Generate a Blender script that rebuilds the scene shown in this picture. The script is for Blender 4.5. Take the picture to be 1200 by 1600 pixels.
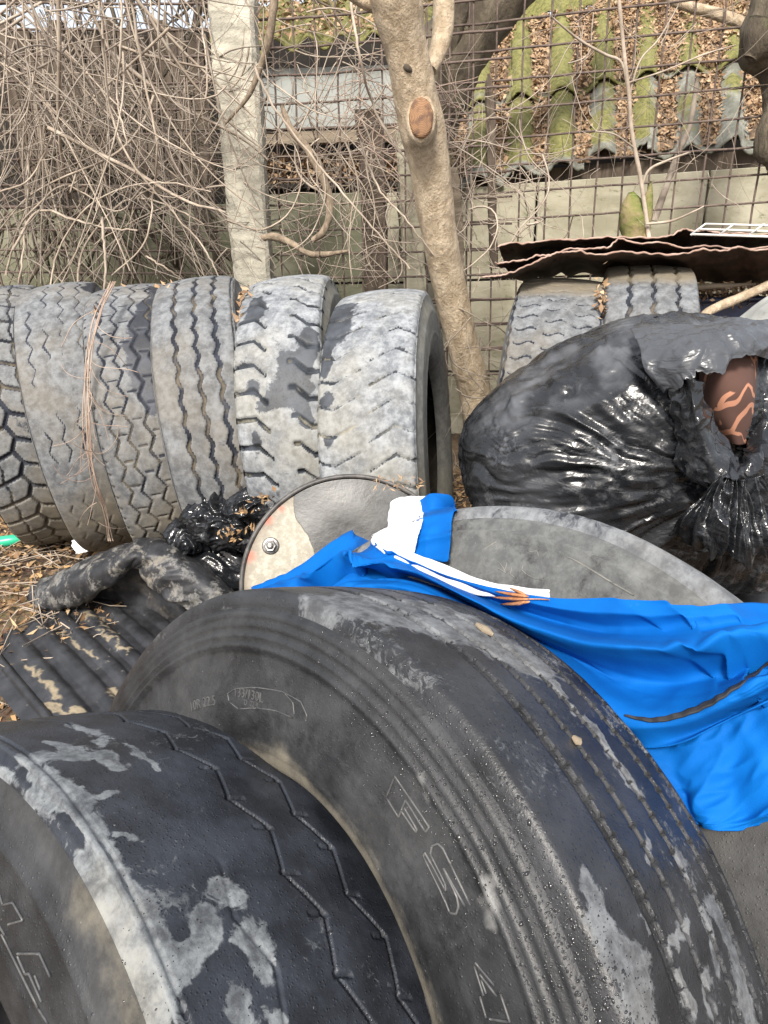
import bpy, math, random
import numpy as np
from mathutils import Vector, Matrix, noise as mnoise
from math import radians as R_, sin, cos, pi

for o in list(bpy.data.objects): bpy.data.objects.remove(o)
scene = bpy.context.scene
COL = scene.collection
LIFT = 1.35                      # the eye is 1.35 m above the lowest ground; everything is laid out relative to the eye
random.seed(7); rng = np.random.default_rng(7)

# ------------------------------------------------------------------ camera, sky, sun, exposure
F_PX = 1110.0; PITCH = R_(21.0); ROLL = R_(-1.3)
cam_d = bpy.data.cameras.new('camera'); cam = bpy.data.objects.new('camera', cam_d); COL.objects.link(cam)
cam_d.sensor_fit = 'HORIZONTAL'; cam_d.sensor_width = 36.0; cam_d.lens = F_PX / 1200 * 36.0
cam_d.clip_start = 0.02; cam_d.clip_end = 500
_F = Vector((0, cos(PITCH), -sin(PITCH))); _U0 = Vector((0, sin(PITCH), cos(PITCH))); _R0 = Vector((1, 0, 0))
_R = _R0 * cos(ROLL) + _U0 * sin(ROLL); _U = _U0 * cos(ROLL) - _R0 * sin(ROLL)
cam.matrix_world = Matrix(((_R.x, _U.x, -_F.x, 0), (_R.y, _U.y, -_F.y, 0), (_R.z, _U.z, -_F.z, LIFT), (0, 0, 0, 1)))
scene.camera = cam
SUN_EL, SUN_AZ = 43.0, 192.0      # azimuth measured clockwise from +Y: behind the camera, to the left
world = bpy.data.worlds.new("World"); scene.world = world; world.use_nodes = True
wn = world.node_tree.nodes; wl = world.node_tree.links
sky = wn.new('ShaderNodeTexSky'); sky.sky_type = 'NISHITA'; sky.sun_disc = False
sky.sun_elevation = R_(SUN_EL); sky.sun_rotation = R_(SUN_AZ); sky.dust_density = 4.0; sky.air_density = 1.0; sky.ozone_density = 1.0
bg = wn['Background']; bg.inputs['Strength'].default_value = 0.13; 
mixc = wn.new('ShaderNodeMix'); mixc.data_type = 'RGBA'; mixc.inputs[0].default_value = .5      # thin high cloud over the blue
wl.new(sky.outputs[0], mixc.inputs[6]); mixc.inputs[7].default_value = (6.0, 6.0, 6.0, 1); wl.new(mixc.outputs[2], bg.inputs['Color'])
sun_d = bpy.data.lights.new('sun', 'SUN'); sun_d.energy = 3.0; sun_d.angle = R_(11); sun_d.color = (1.0, 0.95, 0.87)
sun = bpy.data.objects.new('sun', sun_d); COL.objects.link(sun)
sdir = Vector((sin(R_(SUN_AZ)) * cos(R_(SUN_EL)), cos(R_(SUN_AZ)) * cos(R_(SUN_EL)), sin(R_(SUN_EL))))
sun.rotation_euler = sdir.to_track_quat('Z', 'Y').to_euler(); sun.location = (0, 0, 8)
scene.view_settings.view_transform = 'Standard'; scene.view_settings.look = 'None'
scene.view_settings.exposure = 0.95; scene.view_settings.gamma = 1
scene.view_settings.use_curve_mapping = False
scene.render.engine = 'CYCLES'

# ------------------------------------------------------------------ pixel helpers (photo pixels 1200x1600)
def ray(px, py): return _F * F_PX + _R * (px - 600) - _U * (py - 800)
def at(px, py, Y):
    d = ray(px, py); return d * (Y / d.y)
def atz(px, py, z):
    d = ray(px, py); return d * (z / d.z)
def mm(px_, Y): return px_ * Y / F_PX       # size of px_ pixels at distance Y

# ------------------------------------------------------------------ numpy noise
def _h(i, j, k, s):
    n = (i * 73856093) ^ (j * 19349663) ^ (k * 83492791) ^ (s * 2654435 + 1013)
    n = (n ^ (n >> 13)) * 1274126177; n = n & 0x7fffffff
    n = (n ^ (n >> 15)) * 2246822519 & 0x7fffffff
    return n / float(0x7fffffff)
def vn(P, seed=0):
    P = np.asarray(P, float); I = np.floor(P).astype(np.int64); f = P - I; f = f * f * (3 - 2 * f)
    x, y, z = I[..., 0], I[..., 1], I[..., 2]; u, v, w = f[..., 0], f[..., 1], f[..., 2]
    def L(a, b, t): return a + (b - a) * t
    c = lambda a, b, d: _h(x + a, y + b, z + d, seed)
    return L(L(L(c(0,0,0), c(1,0,0), u), L(c(0,1,0), c(1,1,0), u), v), L(L(c(0,0,1), c(1,0,1), u), L(c(0,1,1), c(1,1,1), u), v), w)
def fbm(P, seed=0, o=4):
    r = 0; a = .5; P = np.asarray(P, float)
    for i in range(o): r = r + a * vn(P, seed + i * 17); P = P * 2.03 + 5.1; a *= .5
    return r / (1 - .5 ** o)
def ridge(P, seed=0, o=3):
    r = 0; a = .5; P = np.asarray(P, float)
    for i in range(o): r = r + a * (1 - np.abs(2 * vn(P, seed + i * 31) - 1)); P = P * 2.1 + 3.7; a *= .5
    return r / (1 - .5 ** o)
def sst(x, a, b):
    t = np.clip((x - a) / (b - a), 0, 1); return t * t * (3 - 2 * t)

# ------------------------------------------------------------------ mesh helpers
def mesh_np(name, V, Q, smooth=True):
    V = np.asarray(V, np.float32); Q = np.asarray(Q, np.int32); k = Q.shape[1]
    me = bpy.data.meshes.new(name)
    me.vertices.add(len(V)); me.vertices.foreach_set('co', V.ravel())
    me.loops.add(Q.size); me.loops.foreach_set('vertex_index', Q.ravel())
    me.polygons.add(len(Q)); me.polygons.foreach_set('loop_start', np.arange(0, Q.size, k, dtype=np.int32))
    if smooth: me.polygons.foreach_set('use_smooth', np.ones(len(Q), bool))
    me.update(calc_edges=True)
    return me
def attr(me, name, arr):
    a = me.attributes.new(name, 'FLOAT', 'POINT'); a.data.foreach_set('value', np.asarray(arr, np.float32).ravel())
def grid_faces(n, m, wrap_n=False, wrap_m=False, flip=False, mask=None):
    i, j = np.meshgrid(np.arange(n if wrap_n else n - 1), np.arange(m if wrap_m else m - 1), indexing='ij')
    a = i * m + j; b = ((i + 1) % n) * m + j; c = ((i + 1) % n) * m + (j + 1) % m; d = i * m + (j + 1) % m
    q = np.stack([a, d, c, b] if flip else [a, b, c, d], -1).reshape(-1, 4)
    if mask is not None: q = q[mask.ravel()]
    return q
def link(name, me, mat, parent=None):
    o = bpy.data.objects.new(name, me); COL.objects.link(o)
    if mat is not None and not me.materials: me.materials.append(mat)
    if parent is not None: o.parent = parent
    return o
def tag(o, label=None, cat=None, group=None, kind=None):
    if label: o['label'] = label
    if cat: o['category'] = cat
    if group: o['group'] = group
    if kind: o['kind'] = kind
    return o
def empty(name, loc, label, cat, group=None, mat=None):
    o = bpy.data.objects.new(name, None); COL.objects.link(o); o.empty_display_size = .1
    if mat is not None: o.matrix_world = mat
    else: o.location = loc
    return tag(o, label, cat, group)
class MB:
    def __init__(s): s.v = []; s.f = []; s.n = 0; s.sm = []
    def add(s, V, Fs, smooth=True):
        s.v += [tuple(map(float, p)) for p in V]; s.f += [tuple(int(i) + s.n for i in f) for f in Fs]; s.sm += [smooth] * len(Fs); s.n += len(V)
    def box(s, c, h, M=None):
        V = [(c[0] + a * h[0], c[1] + b * h[1], c[2] + d * h[2]) for a in (-1, 1) for b in (-1, 1) for d in (-1, 1)]
        if M is not None: V = [M @ Vector(p) for p in V]
        s.add(V, [(0,1,3,2),(4,6,7,5),(0,4,5,1),(2,3,7,6),(0,2,6,4),(1,5,7,3)], False)
    def tube(s, pts, rad, n=6, cap=True):
        pts = [Vector(p) for p in pts]; N = len(pts)
        if not hasattr(rad, '__len__'): rad = [rad] * N
        V = []; up = None
        for i, p in enumerate(pts):
            t = (pts[min(i + 1, N - 1)] - pts[max(i - 1, 0)]); t = t.normalized() if t.length > 1e-9 else Vector((0, 0, 1))
            if up is None:
                up = Vector((0, 0, 1)) if abs(t.z) < .9 else Vector((1, 0, 0))
            a = t.cross(up); a = a.normalized() if a.length > 1e-6 else t.orthogonal().normalized()
            b = t.cross(a).normalized(); up = -b if False else a.cross(t)
            for k in range(n):
                an = 2 * pi * k / n; V.append(p + (a * cos(an) + b * sin(an)) * rad[i])
        Fs = [(i * n + k, i * n + (k + 1) % n, (i + 1) * n + (k + 1) % n, (i + 1) * n + k) for i in range(N - 1) for k in range(n)]
        if cap: Fs += [tuple(range(n)), tuple(reversed(range((N - 1) * n, N * n)))]
        s.add(V, Fs)
    def build(s, name, mat, parent=None, base=None):
        me = bpy.data.meshes.new(name)
        if base is not None:
            b = Vector(base); s.v = [tuple(Vector(p) - b) for p in s.v]
        me.from_pydata(s.v, [], s.f); me.polygons.foreach_set('use_smooth', s.sm); me.update()
        o = link(name, me, mat, parent)
        if base is not None: o.location = base
        return o
def cr(pts, n):
    """Catmull-Rom through pts (K x D) sampled at n points"""
    P = np.asarray(pts, float); K = len(P); P = np.vstack([2 * P[0] - P[1], P, 2 * P[-1] - P[-2]])
    t = np.linspace(0, K - 1 - 1e-9, n); i = t.astype(int); f = (t - i)[:, None]
    a, b, c, d = P[i], P[i + 1], P[i + 2], P[i + 3]
    return .5 * (2 * b + (c - a) * f + (2 * a - 5 * b + 4 * c - d) * f ** 2 + (3 * b - a - 3 * c + d) * f ** 3)

# ------------------------------------------------------------------ material helpers
class NT:
    def __init__(s, name):
        s.m = bpy.data.materials.new(name); s.m.use_nodes = True; s.t = s.m.node_tree; s.n = s.t.nodes; s.b = s.n['Principled BSDF']; s.out = s.n['Material Output']
    def lk(s, a, b): s.t.links.new(a, b)
    def new(s, ty, **kw):
        x = s.n.new(ty)
        for k, v in kw.items(): setattr(x, k, v)
        return x
    def set(s, sock, v):
        if hasattr(v, 'is_linked') or hasattr(v, 'links'): s.lk(v, sock)
        else: sock.default_value = v
    def coord(s, kind='Object', scale=(1, 1, 1), rot=(0, 0, 0)):
        c = s.new('ShaderNodeTexCoord'); mp = s.new('ShaderNodeMapping'); s.lk(c.outputs[kind], mp.inputs[0])
        mp.inputs['Scale'].default_value = scale; mp.inputs['Rotation'].default_value = rot; return mp.outputs[0]
    def noise(s, vec, scale, detail=5, rough=.6, dist=0):
        x = s.new('ShaderNodeTexNoise'); x.inputs['Scale'].default_value = scale; x.inputs['Detail'].default_value = detail
        x.inputs['Roughness'].default_value = rough; x.inputs['Distortion'].default_value = dist
        if vec is not None: s.lk(vec, x.inputs['Vector'])
        return x.outputs['Fac']
    def voro(s, vec, scale, feat='F1'):
        x = s.new('ShaderNodeTexVoronoi', feature=feat); x.inputs['Scale'].default_value = scale
        if vec is not None: s.lk(vec, x.inputs['Vector'])
        return x
    def mth(s, op, a, b=0, c=0, clamp=False):
        x = s.new('ShaderNodeMath', operation=op, use_clamp=clamp); s.set(x.inputs[0], a); s.set(x.inputs[1], b)
        if op in ('MULTIPLY_ADD',): s.set(x.inputs[2], c)
        return x.outputs[0]
    def mr(s, v, a, b, c=0, d=1, smooth=True):
        x = s.new('ShaderNodeMapRange', interpolation_type='SMOOTHSTEP' if smooth else 'LINEAR'); s.set(x.inputs[0], v)
        for i, q in zip((1, 2, 3, 4), (a, b, c, d)): s.set(x.inputs[i], q)
        return x.outputs[0]
    def mix(s, f, a, b, blend='MIX'):
        x = s.new('ShaderNodeMix', data_type='RGBA', blend_type=blend); s.set(x.inputs[0], f)
        for i, q in ((6, a), (7, b)):
            if isinstance(q, tuple): q = tuple(q) + ((1,) if len(q) == 3 else ())
            s.set(x.inputs[i], q)
        return x.outputs[2]
    def mixf(s, f, a, b):
        x = s.new('ShaderNodeMix', data_type='FLOAT'); s.set(x.inputs[0], f); s.set(x.inputs[2], a); s.set(x.inputs[3], b); return x.outputs[0]
    def attr(s, name):
        x = s.new('ShaderNodeAttribute', attribute_name=name); return x.outputs['Fac']
    def bump(s, h, strength=.5, dist=.01, normal=None):
        x = s.new('ShaderNodeBump'); x.inputs['Strength'].default_value = strength; x.inputs['Distance'].default_value = dist
        s.lk(h, x.inputs['Height'])
        if normal is not None: s.lk(normal, x.inputs['Normal'])
        return x.outputs[0]
    def fin(s, col=None, rough=None, nrm=None, **kw):
        if col is not None: s.set(s.b.inputs['Base Color'], col + (1,) if isinstance(col, tuple) and len(col) == 3 else col)
        if rough is not None: s.set(s.b.inputs['Roughness'], rough)
        if nrm is not None: s.lk(nrm, s.b.inputs['Normal'])
        for k, v in kw.items(): s.set(s.b.inputs[k.replace('_', ' ')], v)
        return s.m

def rubber(name, wet=(.010, .011, .014), dry=(.15, .165, .18), dry2=None, dirt=(.24, .20, .14), sc=7.0, wr=.28, amp=1.0, edge=.05, grain=.35, tint=.42, hfa=.6):
    n = NT(name); dry2 = dry2 or tuple(c * .45 for c in dry)
    v = n.coord(); big = n.noise(v, sc, 9, .68, .4); fine = n.noise(v, 38, 6, .7); gr = n.noise(v, 420, 3, .7); mid = n.noise(v, 16, 5, .6)
    drop = n.voro(v, 210).outputs['Distance']
    hf = n.noise(v, sc * 7, 8, .75, 1.2); d = n.mth('ADD', n.attr('dry'), n.mth('MULTIPLY', n.mth('SUBTRACT', big, .5), amp)); d = n.mth('ADD', d, n.mth('MULTIPLY', n.mth('SUBTRACT', hf, .5), hfa))
    f = n.mr(d, .5 - edge, .5 + edge)
    rim = n.mth('MULTIPLY', n.mr(d, .5 - edge, .5), n.mr(d, .5 + edge * 2.5, .5 + edge))
    dc = n.mix(n.mr(fine, .35, .68), dry2, dry); dc = n.mix(n.mr(mid, .52, .75, 0, .55), dc, tuple(min(1, c * 1.45) for c in dry))
    low = n.noise(v, 2.6, 4, .6); dc = n.mix(n.mr(low, .42, .66, 0, tint), dc, tuple(q * .8 for q in dirt))
    wc = n.mix(n.mr(mid, .35, .7), wet, tuple(c * 2.6 for c in wet))
    c = n.mix(f, wc, dc)
    c = n.mix(n.mth('MULTIPLY', rim, .12), c, tuple(min(1, q * 1.5) for q in dry))
    df = n.mth('ADD', n.attr('dirt'), n.mth('ADD', n.mth('MULTIPLY', n.mth('SUBTRACT', big, .5), .9), n.mth('MULTIPLY', n.mth('SUBTRACT', fine, .5), .7))); df = n.mth('MULTIPLY', n.mth('MULTIPLY', n.mr(df, .22, 1.0), .9), n.mr(n.attr('dirt'), 0, .2))
    c = n.mix(df, c, n.mix(fine, tuple(q * .6 for q in dirt), dirt))
    sp = n.mr(n.noise(v, 260, 2, .5), .74, .80, 0, .4); c = n.mix(sp, c, (.34, .34, .33))
    c = n.mix(n.mr(n.mth('ADD', n.attr('scuff'), n.mth('MULTIPLY', n.mth('SUBTRACT', fine, .5), .8)), .35, 1.1, 0, .6), c, (.25, .25, .245))
    r = n.mixf(f, n.mixf(mid, wr - .06, wr + .16), .86); r = n.mixf(df, r, .95)
    gq = n.mth('MULTIPLY', n.attr('groove'), .9); r = n.mixf(gq, r, .95); n.lk(n.mixf(gq, .5, .06), n.b.inputs['Specular IOR Level'])  # gloss taken out of the grooves so they read as recessed
    h = n.mth('ADD', n.mth('MULTIPLY', gr, grain), n.mth('MULTIPLY', fine, .8))
    h = n.mth('ADD', h, n.mth('MULTIPLY', n.mr(drop, .0, .32, 1, 0), n.mth('MULTIPLY', n.mth('SUBTRACT', 1, f), .5)))
    return n.fin(c, r, n.bump(h, .55, .0022))

def rebase(root, loc=None):
    """children were built in eye-relative coordinates: put the root at its base and keep them where they are"""
    if loc is not None: root.location = loc
    for c in root.children: c.location = Vector(c.location) - Vector(root.location)

def simple(name, c1, c2, sc=12, rough=.8, bump=.4, bd=.004, stretch=(1, 1, 1), metal=0, detail=7, c3=None, coord='Object', **kw):
    n = NT(name); v = n.coord(coord, stretch); a = n.noise(v, sc, detail, .65, .3); b = n.noise(v, sc * 5, 5, .7)
    c = n.mix(n.mr(a, .35, .68), c1, c2)
    if c3: c = n.mix(n.mr(b, .56, .7), c, c3)
    h = n.mth('ADD', a, n.mth('MULTIPLY', b, .5))
    return n.fin(c, rough, n.bump(h, bump, bd), Metallic=metal, **kw)

# ------------------------------------------------------------------ colours of the place
def w2p(P):                       # world (eye-relative) points -> photo pixels, used only to look up where a stain sits on a surface
    P = np.asarray(P, float); d = P @ np.array(_F)
    return np.stack([600 + F_PX * (P @ np.array(_R)) / d, 800 - F_PX * (P @ np.array(_U)) / d], -1), d

M_rub_wet = rubber('wet_black_rubber', wet=(.0125, .0145, .019), dry=(.20, .215, .225), dry2=(.05, .055, .063), dirt=(.30, .285, .24), wr=.33, sc=11, amp=1.2, edge=.13, hfa=1.1, tint=.15)
M_rub_mid = rubber('damp_black_rubber', wet=(.012, .0125, .014), dry=(.16, .17, .18), dry2=(.045, .048, .054), wr=.34, sc=12, amp=1.2, edge=.13, hfa=1.1, tint=.15)
M_rub_side = rubber('weathered_sidewall_rubber', wet=(.011, .0115, .0125), dry=(.042, .043, .045), wr=.40, sc=6, amp=1.3, edge=.22, tint=.0, dirt=(.19, .17, .13))
M_rub_grey = rubber('weathered_grey_rubber', wet=(.018, .02, .026), dry=(.185, .195, .205), dry2=(.08, .084, .09), dirt=(.22, .185, .13), wr=.5, sc=7.5, amp=1.15, edge=.08)
M_rub_pale = rubber('chalky_grey_rubber', wet=(.022, .025, .030), dry=(.27, .285, .30), dry2=(.10, .11, .125), dirt=(.34, .31, .23), wr=.5, sc=9, amp=1.3, edge=.08)
M_rub_tan = rubber('dusty_tan_sidewall_rubber', wet=(.03, .03, .03), dry=(.175, .175, .16), dry2=(.10, .10, .095), dirt=(.22, .20, .14), wr=.7, sc=8, amp=1.0, edge=.2)
M_rub_back = rubber('grey_dusty_sidewall_rubber', wet=(.022, .022, .022), dry=(.125, .13, .128), dry2=(.055, .058, .06), dirt=(.22, .20, .15), wr=.6, sc=9, amp=1.5, edge=.15)
M_liner = rubber('black_inner_liner', wet=(.008, .008, .009), dry=(.05, .048, .045), wr=.5, sc=6, amp=.8, edge=.2)

def tri(x): return 2 * np.abs(2 * (x - np.floor(x + .5))) - 1
def gm(d, wd, soft=.0022): return 1 - sst(d, wd / 2, wd / 2 + soft)
TYRES = {}

def tread_pattern(kind, t, c, w, R):
    """returns groove depth (m, positive inwards) for lateral t and circumferential c"""
    circ = 2 * pi * R; g = np.zeros_like(t); q = t / w
    def per(p): return circ / round(circ / p)
    def zig(q0, amp, p, wd, dep, ph=0., soft=.0022):
        p = per(p); x = c / p + ph; y = q0 * w + amp * tri(x)
        sl = np.sqrt(1 + (4 * amp / p) ** 2); return gm(np.abs(t - y) / sl, wd, soft) * dep
    def trans(fn, q0, q1, p, wd, dep, ph=0., soft=.0022, slope=1.):
        p = per(p); x = (c - fn(q) + ph * p + p / 2) % p - p / 2
        m = sst(q, q0 - .03, q0 + .03) * (1 - sst(q, q1 - .03, q1 + .03)); return gm(np.abs(x) / slope, wd, soft) * dep * m
    def mx(*a):
        r = a[0]
        for b in a[1:]: r = np.maximum(r, b)
        return r
    if kind == 'worn_zig':
        p = .098; g = mx(zig(.13, .0095, p, .0014, .0075, 0, .0013), zig(.53, .0095, p, .0016, .008, .42, .0013), zig(-.36, .008, p, .0022, .0012, .2) * sst(vn(np.stack([c * 6, t * 0, t * 0], -1), 5), .45, .6))
        for q0, ph in ((.13, 0), (.53, .42)):      # little nicks at the corners
            P = per(p)
            for sgn in (1, -1):
                cc = (c / P + ph + (0 if sgn < 0 else .5) + .5) % 1 - .5
                y = q0 * w + .0085 * (1 if sgn < 0 else -1) * -1
                g = mx(g, gm(np.abs(cc * P + (t - y) * .35), .002) * (np.abs(t - y - sgn * -.006) < .010) * .0028)
        P = per(.098); cc = (c / P + .3 + .5) % 1 - .5          # notches torn in the far shoulder edge
        nt_ = gm(np.abs(cc * P), .030, .005) * sst(t, w * .86, w * .90) * .013; g = mx(g, nt_)
        g = mx(g, gm(np.abs(t + w * .985), .0035) * .003, gm(np.abs(t + w * .90), .002) * .0015)
    elif kind == 'straight':
        for q0, wd in ((-.37, .0022), (-.325, .0026), (-.02, .0038), (.31, .0038), (.64, .0036), (.88, .0022)):
            sip = gm(np.abs(((c / per(.017)) % 1 - .5) * .017), .0012, .0014) * (np.abs(t - q0 * w) < .0060) * .003
            g = mx(g, gm(np.abs(t - q0 * w), wd, .0012) * .012, sip)
        g = mx(g, gm(np.abs(t + .40 * w), .0015) * .002)
    elif kind == 'zig3':
        g = mx(zig(-.42, .006, .066, .008, .009, 0), zig(.06, .006, .066, .008, .010, .5), zig(.52, .006, .066, .010, .009, 0), gm(np.abs(t - .93 * w), .004) * .004)
    elif kind == 'zig3b':
        g = mx(zig(-.48, .0055, .062, .009, .010, 0), zig(.04, .0055, .062, .010, .011, .5), zig(.56, .0055, .062, .009, .010, 0))
    elif kind == 'hex':
        p = .082
        for k, q0 in enumerate((-.60, -.22, .22, .62)):
            g = mx(g, zig(q0, .0105, p, .0038, .007, 0.5 * (k % 2)))
        for k, q0 in enumerate((-.41, 0., .42)):
            g = mx(g, trans(lambda q: 0 * q, q0 - .12, q0 + .12, p, .003, .005, .25 + .5 * (k % 2)) * 0.9)
        g = mx(g, trans(lambda q: 0 * q, .86, 1.0, p / 2, .008, .006, .1), trans(lambda q: 0 * q, -1.0, -.9, p / 2, .006, .004, .1))
    elif kind == 'hex_worn':
        p = .075
        for k, q0 in enumerate((-.62, -.22, .20, .60)):
            g = mx(g, zig(q0, .009, p, .003, .0038, 0.5 * (k % 2)))
        g = g * (.35 + .65 * sst(vn(np.stack([c * 9, t * 30, t * 0], -1), 3), .3, .6))
    elif kind == 'lugstep':
        f1 = lambda q: .030 * np.clip((q + .62) / .30, 0, 1) * -1 + .0
        f2 = lambda q: .040 * np.clip((.62 - q) / .30, 0, 1) * -1 + .012
        g = mx(trans(lambda q: .026 * np.clip((-q - .52) / .2, -1, .0) - .012 * np.clip((q + .35) / .1, 0, 1), -1.03, -.22, .078, .0085, .013, 0, .003, 1.15),
               trans(lambda q: .034 * np.clip((.70 - q) / .28, 0, 1.), .28, 1.03, .078, .0085, .013, .45, .003, 1.15))
        g = g * (.25 + .75 * sst(vn(np.stack([c * 11, t * 22, t * 0], -1), 13), .22, .5))
    elif kind == 'chev':
        g = mx(trans(lambda q: -.012 * np.clip((q + 1.) / .35, 0, 1) + .034 * np.clip((q + .65) / .55, 0, 1), -1.03, -.08, .074, .0036, .007, 0, .003, 1.1),
               trans(lambda q: .040 * np.clip((q - .1) / .52, 0, 1) - .016 * np.clip((q - .62) / .3, 0, 1), .08, 1.03, .074, .0036, .007, .35, .003, 1.1))
        g = g * (.45 + .55 * sst(vn(np.stack([c * 9, t * 20, t * 0], -1), 23), .2, .5))
    elif kind == 'block':
        g = mx(trans(lambda q: .05 * q, -1.03, -.1, .085, .010, .011, 0), trans(lambda q: -.05 * q, .05, 1.03, .085, .010, .011, .5),
               zig(0, .010, .085, .009, .011), zig(.5, .005, .085, .004, .006, .25), zig(-.5, .005, .085, .004, .006, .25))
    elif kind == 'wavy':
        for k in range(3):
            q0 = (-.62, .0, .62)[k]
            g = mx(g, trans(lambda q, a=q0: .006 * np.sin((q - a) * 14), q0 - .24, q0 + .24, .052, .004, .006, .33 * k))
        g = mx(g, zig(-.98, .002, .05, .006, .006), zig(.98, .002, .05, .006, .006))
    return g

def tyre(label, C, th, ph, R, w, pattern, nphi, dst, mats, group, blobs=(), base_dry=.5, dirt_fn=None, dry_fn=None, seed=1, side_ribs=None, spin=0., side_mark=True, wear=.0015, bead_r=.286, gdirt=.5, gdark=.55, side_bulge=.016, round_=.0):
    a = Vector((cos(th) * cos(ph), sin(th) * cos(ph), sin(ph))); u = a.cross(Vector((0, 0, 1))).normalized(); v = u.cross(a)
    C = Vector(C); Mw = Matrix(((a.x, -u.x, v.x, 0), (a.y, -u.y, v.y, 0), (a.z, -u.z, v.z, 0), (0, 0, 0, 1)))
    base = C - v * R; Mw.translation = base
    root = empty('truck_tyre', base, label, 'tyre', group, Mw)
    ws = w + side_bulge; rb = bead_r
    half = [(-ws * .70, rb - .002), (-ws * .76, rb), (-ws * .84, rb + .006), (-ws * .90, rb + .018), (-ws * .985, rb + .055), (-ws * 1.0, rb + .095), (-ws * .99, R - .075), (-w * 1.035, R - .045), (-w * 1.012, R - .026)]
    trd = [(-w * 1.012, R - .026), (-w * 1.0, R - .015 - round_), (-w * .965, R - .006 - round_ * .8), (-w * .88, R - .003 - round_ * .6), (-w * .5, R - .0008 - round_ * .15), (0, R), (w * .5, R - .0008 - round_ * .15), (w * .88, R - .003 - round_ * .6), (w * .965, R - .006 - round_ * .8), (w * 1.0, R - .015 - round_), (w * 1.012, R - .026)]
    far = [(-x, r) for x, r in reversed(half)]
    lin = [(ws * .70, rb - .002), (ws * .68, rb + .02), (ws * .85, rb + .06), (ws * .86, R - .09), (w * .75, R - .045), (0, R - .030), (-w * .75, R - .045), (-ws * .86, R - .09), (-ws * .85, rb + .06), (-ws * .68, rb + .02), (-ws * .70, rb - .002)]
    fa = np.arange(720) * 2 * pi / 720; vis = np.zeros(720, bool)
    for tt_, rr_, an_ in ((0, R, 1), (-ws, R - .05, 0), (-ws, rb, 0), (ws, R - .05, 2), (ws, rb, 2)):
        PL_ = np.stack([0 * fa + tt_, rr_ * np.sin(fa), rr_ * np.cos(fa) + R], -1); NL_ = np.stack([0 * fa, np.sin(fa), np.cos(fa)], -1) if an_ == 1 else np.tile([-1. if an_ == 0 else 1., 0, 0], (720, 1))
        M3 = np.array(Mw.to_3x3()); PW = PL_ @ M3.T + np.array(base); NW = NL_ @ M3.T; qx, qd = w2p(PW)
        vis |= ((NW * -PW).sum(1) > -.12) & (qd > .02) & (qx[:, 0] > -120) & (qx[:, 0] < 1320) & (qx[:, 1] > -120) & (qx[:, 1] < 1720)
    k_ = np.ones(31) / 31; vs = np.convolve(np.r_[vis[-15:], vis, vis[:15]].astype(float), k_, 'valid'); dens = .14 + .86 * sst(vs, .0, .35)
    cdf = np.r_[0, np.cumsum(dens)]; cdf /= cdf[-1]; fr_ = dens.mean()
    def sec(name, pts, ds, mat, n=nphi, tread=False, side=0, liner=False):
        K = np.array(pts); dense = cr(K, 600); L = np.r_[0, np.cumsum(np.hypot(*np.diff(dense, axis=0).T))]
        m = max(6, int(L[-1] / ds) + 1); s = np.linspace(0, L[-1], m); p = np.stack([np.interp(s, L, dense[:, 0]), np.interp(s, L, dense[:, 1])], -1)
        tg = np.gradient(p, axis=0); tg /= np.linalg.norm(tg, axis=1)[:, None]; nr = np.stack([-tg[:, 1], tg[:, 0]], -1)   # outward for -t -> +t travel
        n = max(60, int(n * fr_)); phi = np.interp(np.arange(n) / n, cdf, np.arange(721) * 2 * pi / 720); T = np.broadcast_to(p[:, 0], (n, m)); Rr = np.broadcast_to(p[:, 1], (n, m)); PHI = np.broadcast_to(phi[:, None], (n, m))
        disp = np.zeros((n, m)); grv = np.zeros((n, m))
        P0 = np.stack([T, Rr * np.sin(PHI), Rr * np.cos(PHI)], -1)
        if tread:
            g = tread_pattern(pattern, T, PHI * R + spin, w, R)
            chip = sst(fbm(P0 * 60, seed + 5, 3), .56, .72) * .003
            ed = sst(grv, .0, .5)
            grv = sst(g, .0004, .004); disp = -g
            disp -= wear * 2 * (fbm(P0 * 9, seed, 3) - .5) + .0010 * (fbm(P0 * 70, seed + 1, 3) - .5)
            near = sst(g, .0001, .001) * (1 - sst(g, .002, .006)); disp -= chip * near * .8
            fade = np.minimum(sst(s, 0, .006), sst(L[-1] - s, 0, .006))[None, :]
            disp = disp * (fade * .9 + .1) if pattern != 'worn_zig' else disp * np.where(T > 0, 1, fade * .9 + .1)
        elif side:
            d2 = np.zeros_like(Rr)
            if side_ribs and side < 0:
                for (r0, h) in side_ribs: d2 = d2 + h * (sst(Rr, r0 - .0015, r0 + .0015)) * (1 - sst(Rr, r0 + .001, r0 + .014) * .85)
            if side_mark:
                d2 = d2 + .0016 * gm(np.abs(Rr - (rb + .075)), .002, .0015) + .002 * gm(np.abs(Rr - (R - .07)), .003, .002) + .0018 * gm(np.abs(Rr - (rb + .030)), .0025, .002)
            d2 = d2 + .0012 * (fbm(P0 * 12, seed + 3, 3) - .5)
            fade = np.minimum(sst(s, 0, .01), sst(L[-1] - s, 0, .006))[None, :]
            disp = d2 * fade
        q = p[None] + nr[None] * disp[..., None]
        V = np.stack([q[..., 0], q[..., 1] * np.sin(PHI), q[..., 1] * np.cos(PHI) + R], -1).reshape(-1, 3)
        me = mesh_np(name, V, grid_faces(n, m, wrap_n=True, flip=False))
        # attributes
        W = V @ np.array(Mw.to_3x3()).T + np.array(base)
        dry = np.full(n * m, base_dry, float); scf = np.zeros(n * m)
        if dry_fn is not None: dry = dry + dry_fn(T.ravel() / w, Rr.ravel(), PHI.ravel(), W, side)
        dirt = grv.ravel() * gdirt * (.25 + sst(fbm(V * 13, seed + 60, 3), .46, .62)); dry = dry - grv.ravel() * gdark  # bare rubber in grooves, with shade put into the colour so they read recessed
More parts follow.
